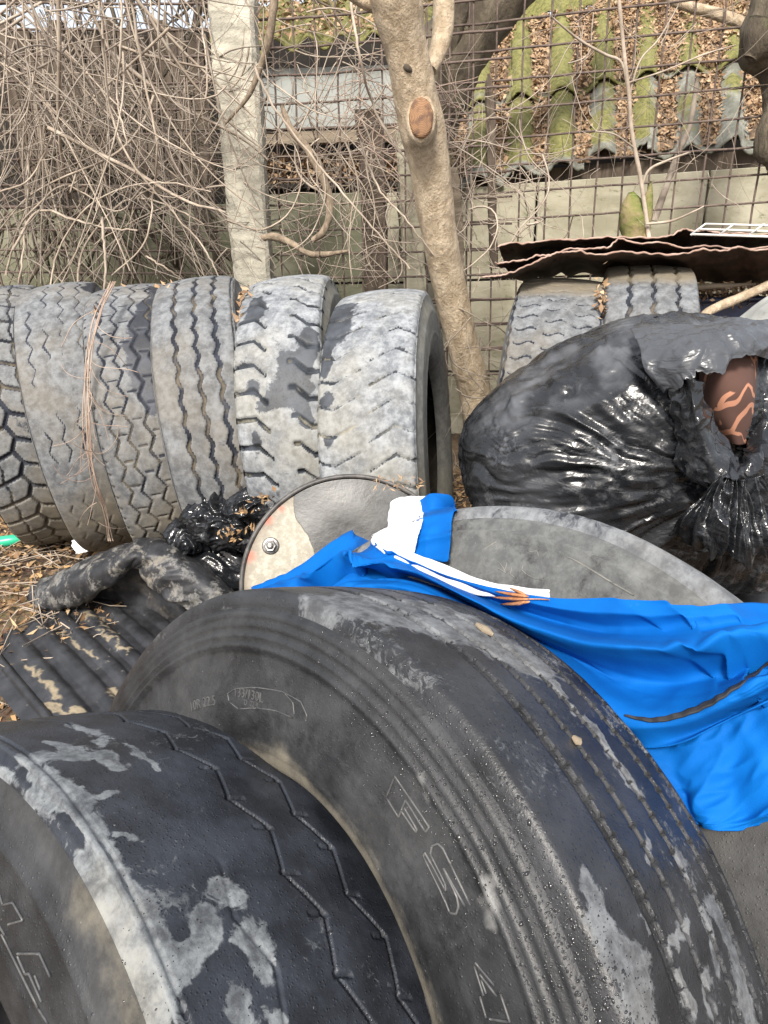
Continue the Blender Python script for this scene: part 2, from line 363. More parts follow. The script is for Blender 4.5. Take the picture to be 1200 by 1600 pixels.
        if dirt_fn is not None: dirt = np.maximum(dirt, dirt_fn(T.ravel() / w, Rr.ravel(), PHI.ravel(), W, side))
        if blobs and not liner:
            px, dep = w2p(W); okn = dep > 0.05
            WW = W + .016 * (np.stack([fbm(W * 22, seed + 70 + k, 4) for k in range(3)], -1) - .5) * 2.2 + .006 * (np.stack([fbm(W * 95, seed + 80 + k, 3) for k in range(3)], -1) - .5) * 2
            for (pl, rad, val, what) in blobs:
                if what[0] == 't' and not tread or what[0] == 's' and side >= 0 or what[0] == 'a' and side > 0: continue
                pts3 = []
                for (bx, by) in pl:
                    dd = np.where(okn, np.hypot(px[:, 0] - bx, px[:, 1] - by), 1e9); cand = np.where(dd < max(6, dd.min() * 1.5))[0]
                    if len(cand) == 0: continue
                    pts3.append(W[cand[np.argmin(dep[cand])]])
                if not pts3: continue
                rr = rad * np.linalg.norm(pts3[0]) / F_PX; dm = np.full(len(W), 9.)
                if len(pts3) == 1: dm = np.linalg.norm(WW - pts3[0], axis=1)
                for A, B in zip(pts3[:-1], pts3[1:]):
                    ab = B - A; tt = np.clip(((WW - A) @ ab) / (ab @ ab + 1e-12), 0, 1); dm = np.minimum(dm, np.linalg.norm(WW - A - tt[:, None] * ab, axis=1))
                k = 1 - sst(dm, rr * .05, rr * 1.55)
                if what[1] == 'u': scf = np.maximum(scf, k * val)
                elif what[1] == 'd': dirt = np.maximum(dirt, k * val)
                else: dry = dry + k * val
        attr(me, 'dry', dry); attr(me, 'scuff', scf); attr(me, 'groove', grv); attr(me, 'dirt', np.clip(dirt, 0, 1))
        return link(name, me, mat, root)
    ms, mt, ml = mats
    sec('sidewall', half, max(.004, dst * (1.3 if dst < .003 else 2.0)), ms, side=-1)
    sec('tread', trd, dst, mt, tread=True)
    sec('sidewall', far, max(.006, dst * 1.5), ms, n=max(200, nphi // 2), side=1)
    sec('inner_liner', lin, .02, ml, n=160, liner=True)
    def loc(px, py, t=None):       # photo pixel -> (r, phi) on this tyre's near sidewall
        t = -ws if t is None else t
        d = ray(px, py); P0 = C + a * t; k = (P0.dot(a)) / d.dot(a); q = d * k - C
        y = q.dot(-u); z = q.dot(v); return math.hypot(y, z), math.atan2(y, z)
    def sidex(r):                  # axial position of the near sidewall surface at radius r
        K = cr(half, 200); return float(np.interp(r, K[:, 1], K[:, 0]))
    root_info = dict(root=root, loc=loc, sidex=sidex, R=R, C=C, a=a, u=u, v=v, w=w, ws=ws)
    TYRES[label] = root_info
    return root_info

def side_stroke(T, pls, name, mat, rad=.0013, from_px=True):
    """raised moulded line on the near sidewall along polylines of photo pixels or (r, phi) pairs"""
    mb = MB()
    for pl in pls:
        rp = [T['loc'](*p) for p in pl] if from_px else pl
        pts = []
        for (r0, f0), (r1, f1) in zip(rp[:-1], rp[1:]):
            for k in range(6):
                t = k / 5; y = r0 * sin(f0) * (1 - t) + r1 * sin(f1) * t; z = r0 * cos(f0) * (1 - t) + r1 * cos(f1) * t; r = math.hypot(y, z)
                pts.append((T['sidex'](r) - rad * .25, y, z + T['R']))
        mb.tube(pts, rad, 5)
    return mb.build(name, mat, T['root'])

def text_mesh(s, size):
    cu = bpy.data.curves.new('t', 'FONT'); cu.body = s; cu.size = size; cu.extrude = .0006; cu.resolution_u = 3
    o = bpy.data.objects.new('t', cu); COL.objects.link(o); dg = bpy.context.evaluated_depsgraph_get(); dg.update()
    me = bpy.data.meshes.new_from_object(o.evaluated_get(dg)); bpy.data.objects.remove(o); return me
def side_text(T, s, size, r, phi, name, mat, upright_out=True, flip=1):
    me = text_mesh(s, size); co = np.empty(len(me.vertices) * 3, np.float32); me.vertices.foreach_get('co', co); co = co.reshape(-1, 3)
    rr = r + co[:, 1]; an = phi - flip * co[:, 0] / r
    x = np.array([T['sidex'](q) for q in rr]) - .0006 - co[:, 2] * 1.0
    V = np.stack([x, rr * np.sin(an), rr * np.cos(an) + T['R']], -1).astype(np.float32)
    me.vertices.foreach_set('co', V.ravel()); me.update(); return link(name, me, mat, T['root'])

# ------------------------------------------------------------------ the ground
def gz(x, y):
    x = np.asarray(x, float); y = np.asarray(y, float)
    P = np.stack([x, y, x * 0], -1)
    z = -1.38 + .275 * sst(y, .7, 2.3) + .05 * sst(y, 2.8, 4.5)
    return z + .05 * (fbm(P * 2.2, 3, 3) - .5) + .03 * (fbm(P * 9, 4, 3) - .5)
def build_ground():
    xs = np.concatenate([-np.geomspace(60, 3.05, 22), np.linspace(-3, 3, 190), np.geomspace(3.05, 60, 22)])
    ys = np.concatenate([-np.geomspace(60, 1.05, 18), np.linspace(-1, 5, 170), np.geomspace(5.05, 120, 24)])
    X, Y = np.meshgrid(xs, ys, indexing='ij'); Z = gz(X, Y)
    me = mesh_np('ground', np.stack([X, Y, Z], -1).reshape(-1, 3), grid_faces(len(xs), len(ys)))
    n = NT('leaf_littered_soil'); v = n.coord(); a = n.noise(v, 3, 6); b = n.noise(v, 30, 7, .7); c = n.voro(v, 70).outputs['Color']
    col = n.mix(n.mr(a, .4, .65), (.07, .048, .032), (.17, .115, .065)); col = n.mix(n.mr(b, .5, .7), col, (.26, .17, .09)); col = n.mix(.25, col, c, 'MULTIPLY')
    m = n.fin(col, .95, n.bump(b, .9, .02))
    tag(link('ground', me, m), kind='structure')
build_ground()

# ------------------------------------------------------------------ the tyres
row = 'worn truck tyres standing in a row by the fence'
side_mats = (M_rub_side, M_rub_mid, M_liner)
def mud(lo, hi, amt=1.0, seed=3):
    def f(t, r, phi, W, side):
        return (1 - sst(W[:, 2] + .25 * (fbm(W * 5, seed, 3) - .5), lo, hi)) * amt
    return f
# front-left tyre, closest to the eye
b1 = [([(10, 1195), (60, 1190), (110, 1165)], 22, .5, 'tw'), ([(60, 1215), (110, 1250), (125, 1300)], 26, .45, 'tw'), ([(60, 1215), (110, 1250)], 26, .8, 'tw'),
      ([(125, 1395), (160, 1460), (195, 1530), (215, 1610)], 46, .52, 'ad'), ([(140, 1400), (175, 1480), (215, 1600)], 40, .75, 'aw'), ([(140, 1330), (165, 1345), (200, 1450), (235, 1570)], 30, .9, 'tw'),
      ([(150, 1340), (200, 1400), (215, 1400)], 18, .8, 'tw'), ([(240, 1500), (300, 1490), (335, 1475)], 24, .9, 'tw'), ([(320, 1440), (335, 1460)], 20, .8, 'tw'),
      ([(345, 1390), (362, 1395)], 20, .75, 'tw'), ([(395, 1465), (425, 1510)], 24, .8, 'tw'), ([(385, 1570), (380, 1590)], 22, .75, 'tw'), ([(435, 1590)], 18, .7, 'tw'), ([(467, 1520)], 9, .8, 'tw'),
      ([(115, 1130), (145, 1140), (160, 1155)], 12, .75, 'tw'), ([(120, 1175), (160, 1172), (185, 1190)], 16, .9, 'tw'), ([(75, 1152), (110, 1160)], 8, .8, 'tw'), ([(150, 1140), (190, 1160), (245, 1190)], 7, .6, 'tw'),
      ([(150, 1240), (170, 1232)], 9, .6, 'tw'), ([(190, 1300), (220, 1300)], 8, .6, 'tw'),
      ([(0, 1240), (60, 1290), (110, 1360)], 30, .25, 'sw'), ([(690, 1580), (700, 1600)], 16, .8, 'tw')]
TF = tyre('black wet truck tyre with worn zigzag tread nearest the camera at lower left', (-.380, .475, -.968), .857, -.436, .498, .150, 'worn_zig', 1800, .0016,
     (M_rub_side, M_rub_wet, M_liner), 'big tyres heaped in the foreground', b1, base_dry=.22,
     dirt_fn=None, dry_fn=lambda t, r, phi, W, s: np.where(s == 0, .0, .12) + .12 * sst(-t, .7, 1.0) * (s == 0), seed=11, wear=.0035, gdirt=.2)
# big middle tyre
b2 = [([(500, 935), (600, 950), (670, 970), (760, 1000)], 44, .8, 'tw'), ([(560, 925), (700, 950), (820, 1030)], 36, .8, 'tw'),
      ([(925, 1400), (960, 1460), (1000, 1500), (1015, 1590)], 30, .75, 'tw'), ([(1085, 1580), (1060, 1500), (1075, 1430)], 11, .7, 'tw'), ([(985, 1385), (1020, 1450)], 9, .7, 'tw'),
      ([(1000, 1270), (1020, 1330)], 9, .65, 'tw'), ([(1120, 1420), (1150, 1500), (1180, 1595)], 18, .7, 'tw'), ([(930, 1130), (965, 1180), (1005, 1230)], 12, .7, 'tw'), ([(1060, 1320), (1095, 1410), (1120, 1500)], 10, .6, 'tw'),
      ([(860, 1060), (900, 1110)], 9, .6, 'tw'), ([(1105, 1530), (1120, 1590)], 14, .7, 'tw'), ([(950, 1490), (990, 1560)], 18, .6, 'tw'),
      ([(660, 1215), (668, 1245)], 17, .8, 'su'), ([(757, 1395), (762, 1435)], 19, 1.0, 'su')]
def mid_dirt(t, r, phi, W, s):
    n = fbm(W * 14, 8, 4)
    return np.where(s < 0, (1 - sst(r + (n - .5) * .05, .290, .345)) * .9, 0)
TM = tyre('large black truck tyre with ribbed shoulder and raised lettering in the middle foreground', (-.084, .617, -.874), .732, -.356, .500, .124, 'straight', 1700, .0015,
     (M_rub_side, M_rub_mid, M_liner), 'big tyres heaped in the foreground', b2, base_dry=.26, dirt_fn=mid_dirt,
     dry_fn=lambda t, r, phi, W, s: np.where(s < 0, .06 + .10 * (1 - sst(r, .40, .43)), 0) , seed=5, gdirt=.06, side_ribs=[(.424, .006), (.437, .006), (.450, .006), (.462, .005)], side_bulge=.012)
# tyre behind the blue cloth
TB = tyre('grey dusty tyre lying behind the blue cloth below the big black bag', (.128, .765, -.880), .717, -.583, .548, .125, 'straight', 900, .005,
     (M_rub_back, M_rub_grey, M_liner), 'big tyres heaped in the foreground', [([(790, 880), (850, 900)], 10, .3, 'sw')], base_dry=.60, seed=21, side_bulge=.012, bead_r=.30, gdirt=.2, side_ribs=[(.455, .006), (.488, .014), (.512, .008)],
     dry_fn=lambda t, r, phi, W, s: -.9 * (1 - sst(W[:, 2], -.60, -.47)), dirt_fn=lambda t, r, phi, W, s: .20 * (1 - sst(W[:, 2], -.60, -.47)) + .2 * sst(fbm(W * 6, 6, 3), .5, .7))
# the row
def rowt(i, label, X, Y, Z, th, ph, w, pat, mats, blobs=(), base=.6, lo=-1.12, hi=-.35, da=.9, seed=1, wear=.0025, dry_fn=None, R=.5, **k):
    return tyre(label, (X, Y, Z), th, ph, R, w, pat, 680, .0040, mats, row, blobs, base_dry=base, dirt_fn=mud(lo, hi, da, seed), dry_fn=dry_fn, seed=seed, wear=wear, round_=.015, **k)
G = (M_rub_grey, M_rub_grey, M_liner)
rowt(6, 'pale chalky tyre with chevron tread and open hole, rightmost of the left row', .045, 2.22, -.640, -.17, .07, .128, 'chev', (M_rub_tan, M_rub_pale, M_liner),
     [([(520, 485), (535, 478), (518, 520)], 20, -.9, 'tw'), ([(508, 545), (504, 575)], 12, -.7, 'tw'), ([(503, 625)], 12, -.7, 'tw'), ([(508, 690)], 12, -.6, 'tw')], gdark=.22, dry_fn=lambda t, r, phi, W, s: np.where(s > 0, .5, 0.), base=.68, da=.5, seed=31)
rowt(5, 'chalky tyre with stepped lug tread and a dark wet patch, beside the rightmost tyre', -.240, 2.38, -.600, -.06, .09, .124, 'lugstep', (M_rub_tan, M_rub_pale, M_liner),
     [([(455, 565), (470, 595), (448, 600)], 24, -.9, 'tw'), ([(485, 520), (478, 560)], 14, -.8, 'tw'), ([(475, 640), (478, 660)], 12, -.8, 'tw'), ([(398, 465), (395, 490)], 12, -.7, 'tw'), ([(392, 605)], 14, -.7, 'tw'), ([(405, 640), (425, 625)], 12, -.7, 'tw'), ([(395, 690)], 10, -.6, 'tw')], gdark=.35, base=.66, da=.5, seed=32)
rowt(4, 'grey tyre with three wide zigzag grooves, fourth from the left', -.545, 2.44, -.600, .12, .10, .124, 'zig3', G,
     [], base=.72, seed=33)
rowt(3, 'grey tyre with hexagon block tread and dark wet right shoulder', -.800, 2.52, -.615, .20, .10, .124, 'hex', G,
     [([(240, 480), (228, 540), (240, 590)], 26, -1.0, 'tw'), ([(262, 455), (245, 520)], 22, -.9, 'tw'), ([(240, 610), (245, 640)], 12, -.6, 'tw')], base=.72, seed=34, R=.492)
rowt(2, 'smooth worn grey tyre with faint hexagon tread, second from the left', -1.065, 2.60, -.605, .26, .10, .124, 'hex_worn', G,
     [([(185, 445), (165, 460)], 16, -.8, 'tw')], base=.74, seed=35, R=.488)
rowt(1, 'grey brown tyre with deep block tread at the left edge of the photo', -1.335, 2.70, -.615, .30, .10, .130, 'block', G, base=.62, lo=-1.1, hi=-.4, seed=36, R=.488)
pair = 'two worn tyres standing under the rusty sheets'
tyre('grey worn tyre with wavy cuts under the rusty sheets, left of the pair', (.600, 2.52, -.635), -.28, -.05, .5, .138, 'wavy', 700, .004, G, pair, base_dry=.78, seed=41, dirt_fn=lambda t, r, p, W, s: sst(W[:, 2], -.20, -.155) * .9, round_=.006)
tyre('grey tyre with three zigzag grooves under the rusty sheets, right of the pair', (.900, 2.52, -.60), -.272, -.02, .5, .137, 'zig3b', 700, .004, G, pair, base_dry=.78, seed=42, dirt_fn=lambda t, r, p, W, s: sst(W[:, 2], -.17, -.125) * .9, round_=.006)

# ------------------------------------------------------------------ materials of the setting
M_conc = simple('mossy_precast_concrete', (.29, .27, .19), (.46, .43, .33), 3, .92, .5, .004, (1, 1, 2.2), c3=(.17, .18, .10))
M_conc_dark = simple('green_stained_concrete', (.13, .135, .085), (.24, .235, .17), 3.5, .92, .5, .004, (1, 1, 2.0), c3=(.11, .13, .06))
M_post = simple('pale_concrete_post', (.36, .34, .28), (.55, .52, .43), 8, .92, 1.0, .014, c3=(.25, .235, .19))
M_wire = simple('rusty_fence_wire', (.085, .060, .050), (.15, .11, .09), 30, .75, .4, .001, metal=.1, c3=(.21, .16, .14))
M_bark = simple('young_grey_brown_bark', (.37, .285, .19), (.60, .49, .355), 30, .9, 1.0, .012, (1, 1, .7), c3=(.25, .205, .15))
M_bark_d = simple('old_brown_bark', (.075, .06, .043), (.17, .14, .10), 16, .95, 1.0, .02, (1, 1, .3), c3=(.12, .12, .06))
M_twig = simple('tan_vine_stem', (.27, .215, .165), (.47, .40, .325), 9, .85, .3, .002)
M_twig2 = simple('grey_brown_twig', (.19, .155, .125), (.33, .285, .235), 9, .88, .3, .002)
M_twig3 = simple('pinkish_dry_vine', (.27, .19, .145), (.42, .33, .265), 9, .85, .3, .002)
M_branch = simple('broken_branch_bark', (.15, .115, .08), (.32, .25, .18), 45, .9, 1.0, .006, (1, 1, .5), c3=(.40, .33, .25))
M_wood = simple('weathered_dark_board', (.055, .04, .028), (.13, .10, .075), 9, .9, .7, .005, (3, 3, .35), c3=(.08, .075, .05))
M_beam = simple('grey_brown_beam', (.15, .12, .085), (.27, .22, .16), 9, .9, .7, .004, (.4, 3, 3))
M_shed_shade = simple('shed_inside_shade', (.012, .010, .009), (.03, .025, .02), 4, .95, .3, .01)  # near-black colour stands in for the shade inside the sheds and their gaps
M_panel = simple('grey_metal_panel', (.25, .265, .25), (.35, .365, .34), 2.5, .6, .15, .002, c3=(.20, .20, .17))
def mat_roof():
    n = NT('mossy_corrugated_roof'); v = n.coord(); a = n.noise(v, 3.0, 6, .65); b = n.noise(v, 45, 6, .75); c = n.noise(v, 11, 5, .6)
    moss = n.mix(n.mr(b, .35, .65), (.095, .095, .026), (.23, .22, .07)); moss = n.mix(n.mr(c, .45, .7), moss, (.22, .21, .075))
    gry = n.mix(n.mr(c, .4, .65), (.15, .15, .125), (.29, .29, .255)); gry = n.mix(n.mr(b, .5, .7, 0, .6), gry, (.13, .17, .07))
    f = n.mr(n.mth('ADD', n.mth('MULTIPLY', n.mth('SUBTRACT', a, .5), 1.4), n.attr('moss')), .42, .58)
    return n.fin(n.mix(f, gry, moss), .93, n.bump(n.mth('ADD', b, n.mth('MULTIPLY', c, .5)), .9, .012))
M_roof = mat_roof()
def mat_leaf(name, cols):
    n = NT(name); r = n.new('ShaderNodeObjectInfo'); g = n.new('ShaderNodeNewGeometry')
    rnd = g.outputs['Random Per Island']; cr_ = n.new('ShaderNodeValToRGB'); n.lk(rnd, cr_.inputs[0])
    el = cr_.color_ramp.elements
    while len(el) < len(cols): el.new(.5)
    for i, c in enumerate(cols): el[i].position = i / (len(cols) - 1); el[i].color = c + (1,)
    return n.fin(cr_.outputs[0], .85)
M_leaf = mat_leaf('dry_leaves', [(.10, .06, .035), (.30, .19, .10), (.40, .27, .16), (.22, .13, .075), (.48, .35, .22), (.17, .11, .07)])
M_gleaf = mat_leaf('ground_leaves', [(.10, .06, .03), (.28, .17, .08), (.42, .26, .12), (.20, .11, .05), (.46, .33, .19), (.15, .09, .05)])
M_litter = simple('compacted_leaf_litter', (.10, .065, .045), (.26, .18, .11), 35, .95, 1.0, .02, c3=(.34, .25, .16))
M_rust = simple('rusty_sheet_metal', (.030, .019, .014), (.10, .058, .040), 9, .8, .6, .004, c3=(.055, .03, .022), metal=.25)
M_rust_edge = simple('pale_rust_edge', (.28, .17, .13), (.45, .33, .27), 16, .8, .4, .002)
M_white = simple('white_plastic_coat', (.62, .60, .56), (.75, .73, .70), 20, .5, .2, .001)

def leaf_scatter(name, pts, nrm, size, mat, parent=None, jitter=1.0, seed=1, long=1.6):
    r = np.random.default_rng(seed); n = len(pts); s = size * r.uniform(.5, 1.35, n)
    up = np.asarray(nrm, float); up = up + r.normal(0, .45 * jitter, up.shape); up /= np.linalg.norm(up, axis=1)[:, None]
    a = np.cross(up, r.normal(size=up.shape)); a /= np.linalg.norm(a, axis=1)[:, None]; b = np.cross(up, a)
    L = s * long * r.uniform(.7, 1.4, n); Wd = s * r.uniform(.35, .9, n); cu = s * r.uniform(-.5, .7, n); tw = s * r.uniform(-.3, .3, n)
    def P(x, y, z): return pts + a * (L * x)[:, None] + b * (Wd * y)[:, None] + up * z[:, None]
    o = np.zeros(n)
    V = np.stack([P(-.5, 0, cu * .5), P(-.05, -.5, o + tw), P(.0, 0, cu * -.25), P(-.05, .5, o - tw), P(.5, .05, cu * .8)], 1).reshape(-1, 3)
    F = (np.array([[0, 1, 2], [0, 2, 3], [1, 4, 2], [2, 4, 3]])[None] + 5 * np.arange(n)[:, None, None]).reshape(-1, 3)
    return link(name, mesh_np(name, V, F, False), mat, parent)

class Plane:
    def __init__(s, P0, yaw, tilt=0):
        s.P = Vector(P0); s.u = Vector((cos(yaw), sin(yaw), 0)); s.n = Vector((-sin(yaw), cos(yaw), 0)); s.v = Vector((0, 0, 1))
        if tilt: s.n = (s.n * cos(tilt) + Vector((0, 0, 1)) * sin(tilt)); s.v = s.u.cross(s.n)
    def __call__(s, px, py, off=0.):
        d = ray(px, py); return d * ((s.P + s.n * off).dot(s.n) / d.dot(s.n))
FR = Plane((1.0, 3.27, 0), -.20); FM = Plane((-.2, 3.32, 0), -.12); FL = Plane((-1.2, 3.45, 0), .02)
WR = Plane((1.0, 3.95, 0), -.20); WL = Plane((-.9, 4.15, 0), 0.0)

def slab(name, quad, thick, n, mat, parent, bevel=.006):
    """a plate whose front corners are quad (4 points, ccw seen from the front); it goes back along n"""
    q = [Vector(p) for p in quad]; n = Vector(n).normalized(); c = sum(q, Vector()) / 4
    V = [p + (c - p).normalized() * bevel for p in q] + [p + n * bevel for p in q] + [p + n * thick for p in q]
    Fs = [(0, 1, 2, 3), (11, 10, 9, 8)] + [(i, 4 + i, 4 + (i + 1) % 4, (i + 1) % 4) for i in range(4)] + [(4 + i, 8 + i, 8 + (i + 1) % 4, 4 + (i + 1) % 4) for i in range(4)]
    mb = MB(); mb.add(V, Fs, False); return mb.build(name, mat, parent)

# ------------------------------------------------------------------ precast concrete wall behind the fence
wall = empty('concrete_wall', (0, 0, 0), 'low beige precast concrete wall below the mossy roof, behind the wire fence', 'wall')
def wall_run(PL, cols, tops, mat, bot=-1.3):
    for i in range(len(cols) - 1):
        xa, xb = cols[i], cols[i + 1]; A = PL(xa, tops[i]); B = PL(xb, tops[i + 1])
        rows = 3; 
        for r in range(rows):
            def zc(p, r): return p.z + (bot - p.z) * [0, .30, .62, 1.0][r]
            g = .006
            q = [(A.x + g, A.y, zc(A, r + 1) + g), (B.x - g, B.y, zc(B, r + 1) + g), (B.x - g, B.y, zc(B, r) - (g if r else 0)), (A.x + g, A.y, zc(A, r) - (g if r else 0))]
            slab('slab', q, .06, PL.n, mat, wall)
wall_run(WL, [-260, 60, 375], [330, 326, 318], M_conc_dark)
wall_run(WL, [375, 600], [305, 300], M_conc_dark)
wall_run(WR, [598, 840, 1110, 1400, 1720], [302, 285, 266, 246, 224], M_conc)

# ------------------------------------------------------------------ shed with mossy corrugated roof (right)
shed = empty('shed', WR(900, 430), 'low shed with moss covered corrugated roof full of dead leaves', 'shed')
def bl(c, s, t): return (c[0] * (1 - s) + c[1] * s) * (1 - t) + (c[3] * (1 - s) + c[2] * s) * t
def on_roof(px, py, Y): return at(px, py, Y)
RC = [at(680, 292, 4.02), at(1290, 214, 3.80), at(1290, -52, 4.95), at(680, 66, 5.15)]     # bottom-left, bottom-right, top-right, top-left
rn = ((RC[1] - RC[0]).cross(RC[3] - RC[0])).normalized()
if rn.z < 0: rn = -rn
NP = 9.2
def rpt(s, t, h=0.): return bl(RC, s, t) + rn * h
def corr(s): return .034 * cos(2 * pi * (s * NP - .12)) 
def roof_sheet(s0, s1, t0, t1, lift, seed, chip=.03, moss=.5):
    ns = int((s1 - s0) * NP * 16) + 1; nt = 40; V = []; M = []
    rr = random.Random(seed)
    for i in range(ns):
        s = s0 + (s1 - s0) * i / (ns - 1)
        e = chip * (mnoise.noise(Vector((s * 30, seed, 0))) + .8 * mnoise.noise(Vector((s * 90, seed, 3)))) 
        for j in range(nt):
            t = t0 + e * (1 - j / (nt - 1)) + (t1 - t0 - 0) * j / (nt - 1)
            V.append(rpt(s, t, corr(s) + lift * (1 - .6 * j / (nt - 1)) + .006 * mnoise.noise(Vector((s * 8, t * 6, seed))) + .004 * mnoise.noise(Vector((s * 120, t * 40, seed)))))
            M.append(moss - .42 * max(0, 1 - (t - t0) / .08) * (t0 < .1) + .12 * cos(2 * pi * (s * NP - .12)))
    me = mesh_np('roof_sheet', [tuple(p) for p in V], grid_faces(ns, nt)); attr(me, 'moss', M)
    o = link('roof_sheet', me, M_roof, shed); m = o.modifiers.new('s', 'SOLIDIFY'); m.thickness = .009; m.offset = -1; return o
for (s0, s1, t0, mo) in ((0, .185, .0, .50), (.18, .40, .015, .62), (.395, .565, .055, .55), (.56, .80, .025, .30), (.795, 1.0, -.01, .40)):
    roof_sheet(s0, s1, t0, .48, .004 + .006 * (int(s0 * 50) % 2), int(s0 * 100) + 3, .022, mo)
for (s0, s1, mo) in ((0, .21, .65), (.205, .43, .72), (.425, .66, .66), (.655, 1.0, .66)):
    roof_sheet(s0, s1, .43 + .02 * random.random(), 1.0, .034 + .005 * (int(s0 * 50) % 2), int(s0 * 100) + 40, .008, mo)
def leaf_fill():
    r = np.random.default_rng(4); n = 24000; s = r.uniform(0, 1, n); t = r.uniform(.03, 1, n)
    k = (s * NP - .12) % 1 - .5      # 0 at a valley centre
    right = np.clip((s - .35) / .4, 0, 1); wv = .215 + .12 * right + .42 * right * sst(t, .35, .8) + .22 * sst(t, .75, 1.)
    keep = np.abs(k) < wv * r.uniform(.5, 1.0, n) + .03; keep &= ~((t < .10) & (r.uniform(size=n) < .75)); s, t = s[keep], t[keep]
    pts = np.array([rpt(a, b, -.010 + .034 * (b > .45) + max(0, corr(a)) * .95 + random.uniform(.0, .022)) for a, b in zip(s, t)])
    o = leaf_scatter('leaf_litter', pts, np.tile(np.array(rn), (len(pts), 1)), .020, M_leaf, shed, 1.3, 3); o['kind'] = 'stuff'
    # packed litter filling the valleys
    ns, nt = 300, 80; V = np.array([rpt(i / (ns - 1), .05 + .94 * j / (nt - 1), -.014 + .034 * (j > nt * .44) + .020 * mnoise.noise(Vector((i * .126, j * .24, 1))) + max(0, (i / ns - .45)) * .055 * (j / nt) ) for i in range(ns) for j in range(nt)])
    o = link('packed_litter', mesh_np('packed_litter', V, grid_faces(ns, nt)), M_litter, shed); o['kind'] = 'stuff'
leaf_fill()
# eaves board, inside and the higher roof behind
slab('eaves_board', [WR(640, 312, .12), WR(1300, 254, .12), WR(1300, 222, .12), WR(640, 284, .12)], .03, WR.n, M_wood, shed)
slab('back_wall', [(-.6, 6.9, -1.3), (4.6, 5.9, -1.3), (4.6, 5.9, 1.2), (-.6, 6.9, 1.2)], .05, (0, 1, 0), M_shed_shade, shed)
U = [at(740, 42, 5.2), at(1300, -40, 5.0), at(1300, -160, 5.6), at(700, -60, 5.8)]
def upper_roof():
    ns, nt = 150, 14; un = Vector((0, -.5, .86)); V = []; M = []
    for i in range(ns):
        for j in range(nt):
            s = i / (ns - 1); t = j / (nt - 1); V.append(tuple(bl(U, s, t) + un * (.035 * cos(2 * pi * s * 9) + .01 * mnoise.noise(Vector((s * 20, t * 4, 0)))))); M.append(.75)
    me = mesh_np('roof_sheet', V, grid_faces(ns, nt)); attr(me, 'moss', M); o = link('roof_sheet', me, M_roof, shed)
    m = o.modifiers.new('s', 'SOLIDIFY'); m.thickness = .012
upper_roof()
slab('gap_shade_strip', [U[0] + Vector((0, .08, -.16)), U[1] + Vector((0, .08, -.16)), U[1] + Vector((0, .08, -.01)), U[0] + Vector((0, .08, -.01))], .03, (0, 1, 0), M_shed_shade, shed)  # near-black strip painted as the shaded gap under the upper roof

rebase(shed); rebase(wall, WR(900, 600))
# ------------------------------------------------------------------ old shed on the left
old = empty('shed', WL(480, 420), 'old shed with a grey panel under a mossy roof, left of the young tree', 'shed')
slab('metal_panel', [WL(398, 204), WL(640, 196), WL(640, 100), WL(398, 108)], .03, WL.n, M_panel, old)
slab('beam', [WL(396, 226, -.03), WL(640, 219, -.03), WL(640, 200, -.03), WL(396, 207, -.03)], .08, WL.n, M_beam, old)
slab('back_wall', [(-3.2, 5.2, -1.3), (.3, 5.2, -1.3), (.3, 5.2, 1.25), (-3.2, 5.2, 1.25)], .05, (0, 1, 0), M_shed_shade, old)
for k in range(12):
    x0 = 40 + k * 25; A, B = WL(x0, 300, .12), WL(x0 + 23, 300, .12); zt = WL(x0, 30 + 12 * ((k * 7) % 3), .12).z
    slab('board', [(A.x, A.y, A.z), (B.x, B.y, B.z), (B.x, B.y, zt), (A.x, A.y, zt)], .025, WL.n, M_wood, old)
LC = [WL(330, 78, -.12), WL(660, 52, -.12), WL(690, -20, .55), WL(330, 5, .55)]
def left_roof():
    ns, nt = 110, 24; n_ = ((LC[1] - LC[0]).cross(LC[3] - LC[0])).normalized(); n_ = n_ if n_.z > 0 else -n_; V = []; M = []
    for i in range(ns):
        for j in range(nt):
            s = i / (ns - 1); t = j / (nt - 1); V.append(tuple(bl(LC, s, t) + n_ * (.03 * cos(2 * pi * s * 6.5) + .008 * mnoise.noise(Vector((s * 20, t * 4, 0)))))); M.append(.7 + .2 * t)
    me = mesh_np('roof_sheet', V, grid_faces(ns, nt)); attr(me, 'moss', M); o = link('roof_sheet', me, M_roof, old); m = o.modifiers.new('s', 'SOLIDIFY'); m.thickness = .01
    r = np.random.default_rng(6); pts = np.array([bl(LC, a, b) + n_ * .03 for a, b in r.uniform(0, 1, (1200, 2))])
    o = leaf_scatter('leaf_litter', pts, np.tile(np.array(n_), (len(pts), 1)), .022, M_leaf, old, 1.3, 8); o['kind'] = 'stuff'
left_roof()
# leaf heap lying on the wall head
r_ = np.random.default_rng(9); hp = []
for k in range(2600):
    px = r_.uniform(385, 640); py = r_.uniform(240, 292) ; off = r_.uniform(.02, .35); hp.append(WL(px, py, off))
o = leaf_scatter('leaf_heap', np.array(hp), np.tile([0, -.3, 1.], (len(hp), 1)), .026, M_leaf, None, 1.5, 12); tag(o, kind='stuff')
slab('ledge_board', [WL(385, 296, .03), WL(645, 290, .03), WL(645, 283, .03), WL(385, 288, .03)], .4, WL.n, M_shed_shade, old)

rebase(old)
